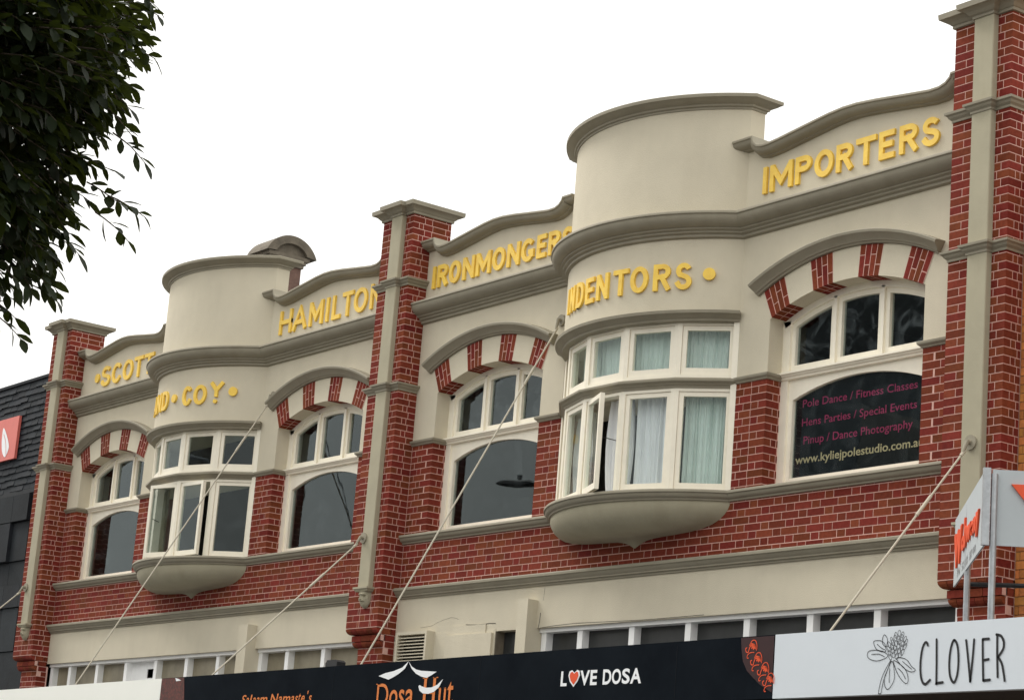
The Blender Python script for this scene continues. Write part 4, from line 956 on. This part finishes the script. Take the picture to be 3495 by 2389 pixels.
# ------------------------------------------------------------------ curtains and poster
def curtain(bay, k, u0_, u1_, z0, z1, m_, lab, off=.16, amp=.012, freq=60, name='curtain', drape=0.):
    xc = P_*bay+XC; a1 = HALF*(1-2*k/5); a0 = HALF*(1-2*(k+1)/5)
    rows = []; N = 60
    for i in range(7):
        t = i/6; row = []
        for j in range(N+1):
            s = u0_+(u1_-u0_)*j/N
            s = s+drape*math.sin(t*3.1)*(j/N-.5)
            an = a0+(a1-a0)*s; rr = FR*math.cos((a1-a0)/2)/math.cos(an-(a0+a1)/2)-off+amp*math.sin(j*freq/N*1.0+math.sin(j*.35)*1.3)*(1-.3*t)+amp*.5*math.sin(j*1.7+t*2)
            row.append((xc+rr*math.sin(an), BYC-rr*math.cos(an), z1+(z0-z1)*t))
        rows.append(row)
    mb = MB(); mb.grid(rows); o = mb.build(name, m_, None, smooth=True); tag(o, lab, 'curtain', 'curtains in the right bow window' if bay else None)
    return o
curtain(1, 0, .1, .92, 5.10, 5.95, CURTG, 'pale green curtain behind the rightmost lower light of the right bow window')
curtain(1, 1, .12, .93, 5.08, 5.95, CURTW, 'bright white pleated curtain in the lower light left of the rightmost one', amp=.018, freq=34)
curtain(1, 2, .40, 1.0, 5.06, 5.95, CURTW, 'white curtain behind the open casement of the right bow window', amp=.018, freq=30, drape=.2)
curtain(1, 3, .0, .75, 5.08, 5.9, CURTW, 'loose white curtain in the leftmost visible lower light of the right bow window', amp=.025, freq=20, drape=.4)
for k, s in enumerate(('rightmost upper light of the right bow window', 'right bow window\'s upper light, second from its right end', 'right bow window\'s upper light above the open casement', 'narrow leftmost upper light of the right bow window')):
    curtain(1, k, .0, 1., 6.10, 6.55, CURTG, 'short pale curtain behind the '+s, amp=.012, freq=50)
curtain(0, 3, .1, .9, 5.10, 5.95, CURTB, 'beige curtain in the left bow window behind the open casement', amp=.02, freq=24)
ps = empty('window_poster', (14.65, .235, 5.5), 'black printed window poster listing pole dance and fitness classes', 'poster')
xo = P_+WIN[3][0]; y_ = NB+.056
MB().box(xo+.10, xo+OPW-.10, y_, y_+.004, 5.10, 5.985).build('backing_sheet', VINYL, ps)
def line(txt, x0, x1, zb, zc, m_, w=.0, z_tilt=0.):
    cu = bpy.data.curves.new('t', 'FONT'); cu.body = txt; cu.size = 1; cu.offset = w; cu.resolution_u = 3; cu.space_character = 1.0
    o = bpy.data.objects.new('t', cu); col.objects.link(o); dg = bpy.context.evaluated_depsgraph_get(); me = bpy.data.meshes.new_from_object(o.evaluated_get(dg))
    vs = [tuple(v.co) for v in me.vertices]; fs = [tuple(p.vertices) for p in me.polygons]; bpy.data.objects.remove(o); bpy.data.curves.remove(cu)
    a = min(v[0] for v in vs); b = max(v[0] for v in vs); k = (x1-x0)/(b-a)
    MB().add([(x0+(x-a)*k, y_-.002, zb+yy*(zc-zb)/.73) for x, yy, z in vs], fs).build('lettering', m_, ps)
PY = (y_-.2)*1.0
line('Pole Dance / Fitness Classes', 13.96, 15.29, 5.762, 5.832, PINK, .004)
line('Hens Parties / Special Events', 13.96, 15.29, 5.598, 5.668, PINK, .004)
line('Pinup / Dance Photography', 13.99, 15.25, 5.440, 5.512, PINK, .004)
line('www.kyliejpolestudio.com.au', 13.90, 15.375, 5.278, 5.352, SAND, .015)

# ------------------------------------------------------------------ street lamp and pole across the road (seen mirrored in the glass)
lp = empty('street_lamp', (.6, -9.7, .13), 'street lamp across the road seen mirrored in the arched window right of the middle pier', 'street lamp')
MB().tube([(.6, -9.7, .13), (.6, -9.7, 7.6)], .07, 12, r2=.05).build('pole', STEEL, lp)
MB().tube([(.6, -9.7, 7.5), (.3, -9.5, 7.95), (-.8, -9.2, 8.10), (-2.35, -9.0, 8.17)], .035, 8).build('arm', STEEL, lp)
mb = MB(); rows = []
for i in range(13):
    t = i/12; x = -3.36+1.15*t; wv = .15*math.sin(math.pi*min(1, (t+.03)*.93))**.6; hv = .075*math.sin(math.pi*min(1, (t+.03)*.93))**.7
    rows.append([(x, -9.0+wv*math.cos(a*math.pi/5), 8.30-.12*t+hv*math.sin(a*math.pi/5)*(1.3 if a < 5 else .7)) for a in range(10)])
mb.grid(rows, True, True); mb.box(-2.86, -2.78, -9.03, -8.97, 8.30, 8.42); mb.build('lamp_head', BLACK, lp, smooth=False)
up = empty('utility_pole', (-8.4, -8.0, 0), 'timber utility pole with a slanting guy wire mirrored in the left bay glass', 'utility pole')
MB().tube([(-8.4, -8.0, -.04), (-8.4, -8.0, 10.6)], .12, 12, r2=.09).build('pole', BARK, up)
MB().tube([(-8.4, -8.0, 10.45), (-.75, -8.0, .02)], .013, 6).build('guy_wire', BLACK, up)

# ------------------------------------------------------------------ buildings across the road (only seen mirrored; they close the street)
def far_block(x0, x1, z1, z2, lab, m_, y0=-20.):
    e = empty('opposite_building', ((x0+x1)/2, y0, 0), lab, 'building'); b = MB()
    b.prism_y([(x0, .12), (x1, .12), (x1, z2), (x0, z1)], y0, y0-11); w_ = b.build('wall', m_, e)
    z = 1.0
    while z < min(z1, z2)-1.6:
        x = x0+.8
        while x < x1-1.6: 
            MB().box(x, x+1.1, y0-.01, y0+.03, z, z+1.5).build('window', DARKP, w_); x += 2.6
        z += 3.2
    return e
OM = mat('opposite_render', (.20, .18, .15), .9, .2, .8); OM2 = mat('opposite_brick', (.15, .16, .165), .9, .2, .8)
far_block(-10.6, -5.95, 15.2, 15.2, 'tall dark building across the road mirrored in the poster window', OM2)
far_block(-5.9, 7, 12.1, 6.8, 'building across the road with a roof sloping down to the right', OM)
far_block(7.2, 34, 7.6, 7.6, 'long low brown building across the road behind the camera', OM2)
far_block(-34, -10.8, 8.2, 8.2, 'long low rendered building across the road at the far left', OM)
# ------------------------------------------------------------------ tree
tr = empty('street_tree', (22.05, -12.25, .13), 'dark leafy tree hanging into the upper left corner of the photo', 'tree')
tb = MB(); tb.tube([(22.05, -12.25, .13), (22.1, -12.2, 1.0), (22.15, -12.1, 1.9), (22.2, -12.0, 2.7)], .13, 12, r2=.08); trunk = tb.build('trunk', BARK, tr, smooth=True)
blobs = [((22.80, -11.29, 3.455), .82), ((22.35, -11.75, 3.65), .95), ((21.95, -12.35, 3.9), 1.05), ((22.25, -12.6, 3.1), .8), ((22.6, -11.6, 4.15), .85), ((21.6, -11.9, 3.5), .8)]
rnd = random.Random(11)
for c, r_ in blobs:
    b = MB(); s = Vector((22.2, -12.0, 2.65)); e = Vector(c); mid = (s+e)/2+Vector((rnd.uniform(-.1, .1), rnd.uniform(-.1, .1), .05))
    b.tube([s, mid, e, e+(e-s).normalized()*r_*.45], .055, 8, r2=.012); b.build('branch', BARK, tr, smooth=True)
leaves = []
def leaf_geo(p, d, up, L_, W_):
    d = d.normalized(); s = d.cross(up)
    if s.length < .1: s = d.cross(Vector((1, 0, 0)))
    s.normalize(); n = s.cross(d); c = .14*L_
    pts = []
    for t, wv in ((0, .0), (.2, .55), (.45, 1.), (.72, .82), (.92, .36), (1., .0)):
        bend = -c*t*t
        q = p+d*(t*L_)+n*bend
        if wv == 0: pts.append([q]); continue
        pts.append([q-s*W_/2*wv+n*W_*.10*wv, q, q+s*W_/2*wv+n*W_*.10*wv])
    v = []; ix = []
    for r_ in pts: ix.append(list(range(len(v), len(v)+len(r_)))); v += r_
    fs = [(ix[0][0], ix[1][1], ix[1][0]), (ix[0][0], ix[1][2], ix[1][1])]
    for i in range(1, 4): fs += [(ix[i][0], ix[i][1], ix[i+1][1], ix[i+1][0]), (ix[i][1], ix[i][2], ix[i+1][2], ix[i+1][1])]
    fs += [(ix[4][0], ix[4][1], ix[5][0]), (ix[4][1], ix[4][2], ix[5][0])]
    return v, fs
twigs = MB()
def twig(p, d, n, L_=.11):
    P = [p]; dd = d.copy()
    for i in range(4): dd = (dd+Vector((rnd.uniform(-.15, .15), rnd.uniform(-.15, .15), rnd.uniform(-.22, .05)))).normalized(); P.append(P[-1]+dd*L_/4)
    twigs.tube(P, .0022, 4, False, .001)
    for i in range(n):
        t = (i+.6)/n; k = min(3, int(t*4)); q = P[k].lerp(P[k+1], t*4-k); ax = (P[k+1]-P[k]).normalized()
        an = i*2.4+rnd.uniform(-.4, .4); a = ax.orthogonal().normalized(); b = ax.cross(a)
        o = (a*math.cos(an)+b*math.sin(an))*(1-.45*t)+ax*(.45+.75*t)+Vector((0, 0, -.10))
        leaves.append((leaf_geo(q, o, Vector((rnd.uniform(-.5, .5), rnd.uniform(-.5, .5), 1)), rnd.uniform(.034, .062), rnd.uniform(.018, .029)), q, rnd.random()))
for (c, r_), cnt in zip(blobs, (7200, 1300, 500, 260, 900, 260)):
    c = Vector(c)
    for i in range(cnt):
        d = Vector((rnd.gauss(0, 1), rnd.gauss(0, 1), rnd.gauss(0, 1))).normalized()
        lump = 1+.07*math.sin(d.x*7+1)*math.sin(d.y*6+2)+.06*math.sin(d.z*9+d.x*4)
        rad = r_*lump*(rnd.random()**.24)
        twig(c+d*(rad-.10), (d+Vector((0, 0, .10))).normalized(), rnd.randint(7, 10))
# a few sprigs reaching out beyond the crown
for (px_, pz_, dy) in ((-0.856, 0.808, 0.00), (-0.888, 0.843, 0.03), (-0.942, 0.715, 0.06), (-0.931, 0.615, 0.00), (-0.938, 0.551, 0.03), (-0.952, 0.480, 0.06), (-0.963, 0.423, 0.00), (-0.924, 0.327, 0.03), (-0.995, 0.288, 0.06), (-1.080, 0.224, 0.00), (-1.137, 0.174, 0.03), (-1.177, 0.124, 0.06), (-1.205, 0.131, 0.00), (-1.234, 0.088, 0.03), (-1.251, 0.053, 0.06), (-1.031, 0.259, 0.00), (-0.974, 0.359, 0.03)):
    base = CAM+f*5.5+rv*px_+uv_*pz_+Vector((dy, dy, 0))
    twig(base-rv*.10+uv_*.05, (rv*.8-uv_*.40+Vector((rnd.uniform(-.3, .3), rnd.uniform(-.3, .3), 0))).normalized(), 7, .11)
lv = sorted(range(len(leaves)), key=lambda i: (leaves[i][1]-CAM).length*(1 if (lambda d_: abs(d_.dot(rv)/d_.dot(f)) < .224 and abs(d_.dot(uv_)/d_.dot(f)) < .154)(leaves[i][1]-CAM) else 50))
tops = set(lv[:300]); lm = MB()
for i, ((v_, fs_), q, t) in enumerate(leaves):
    if i in tops: MB().add(v_, fs_, t).build('leaf', LEAF, tr, smooth=True)
    else: lm.add(v_, fs_, t)
tag(lm.build('leaves', LEAF, tr, smooth=True), kind='stuff')
tag(twigs.build('twigs', BARK, tr), kind='stuff')
print('bricks', len(BR_LIST), 'leaves', len(leaves))
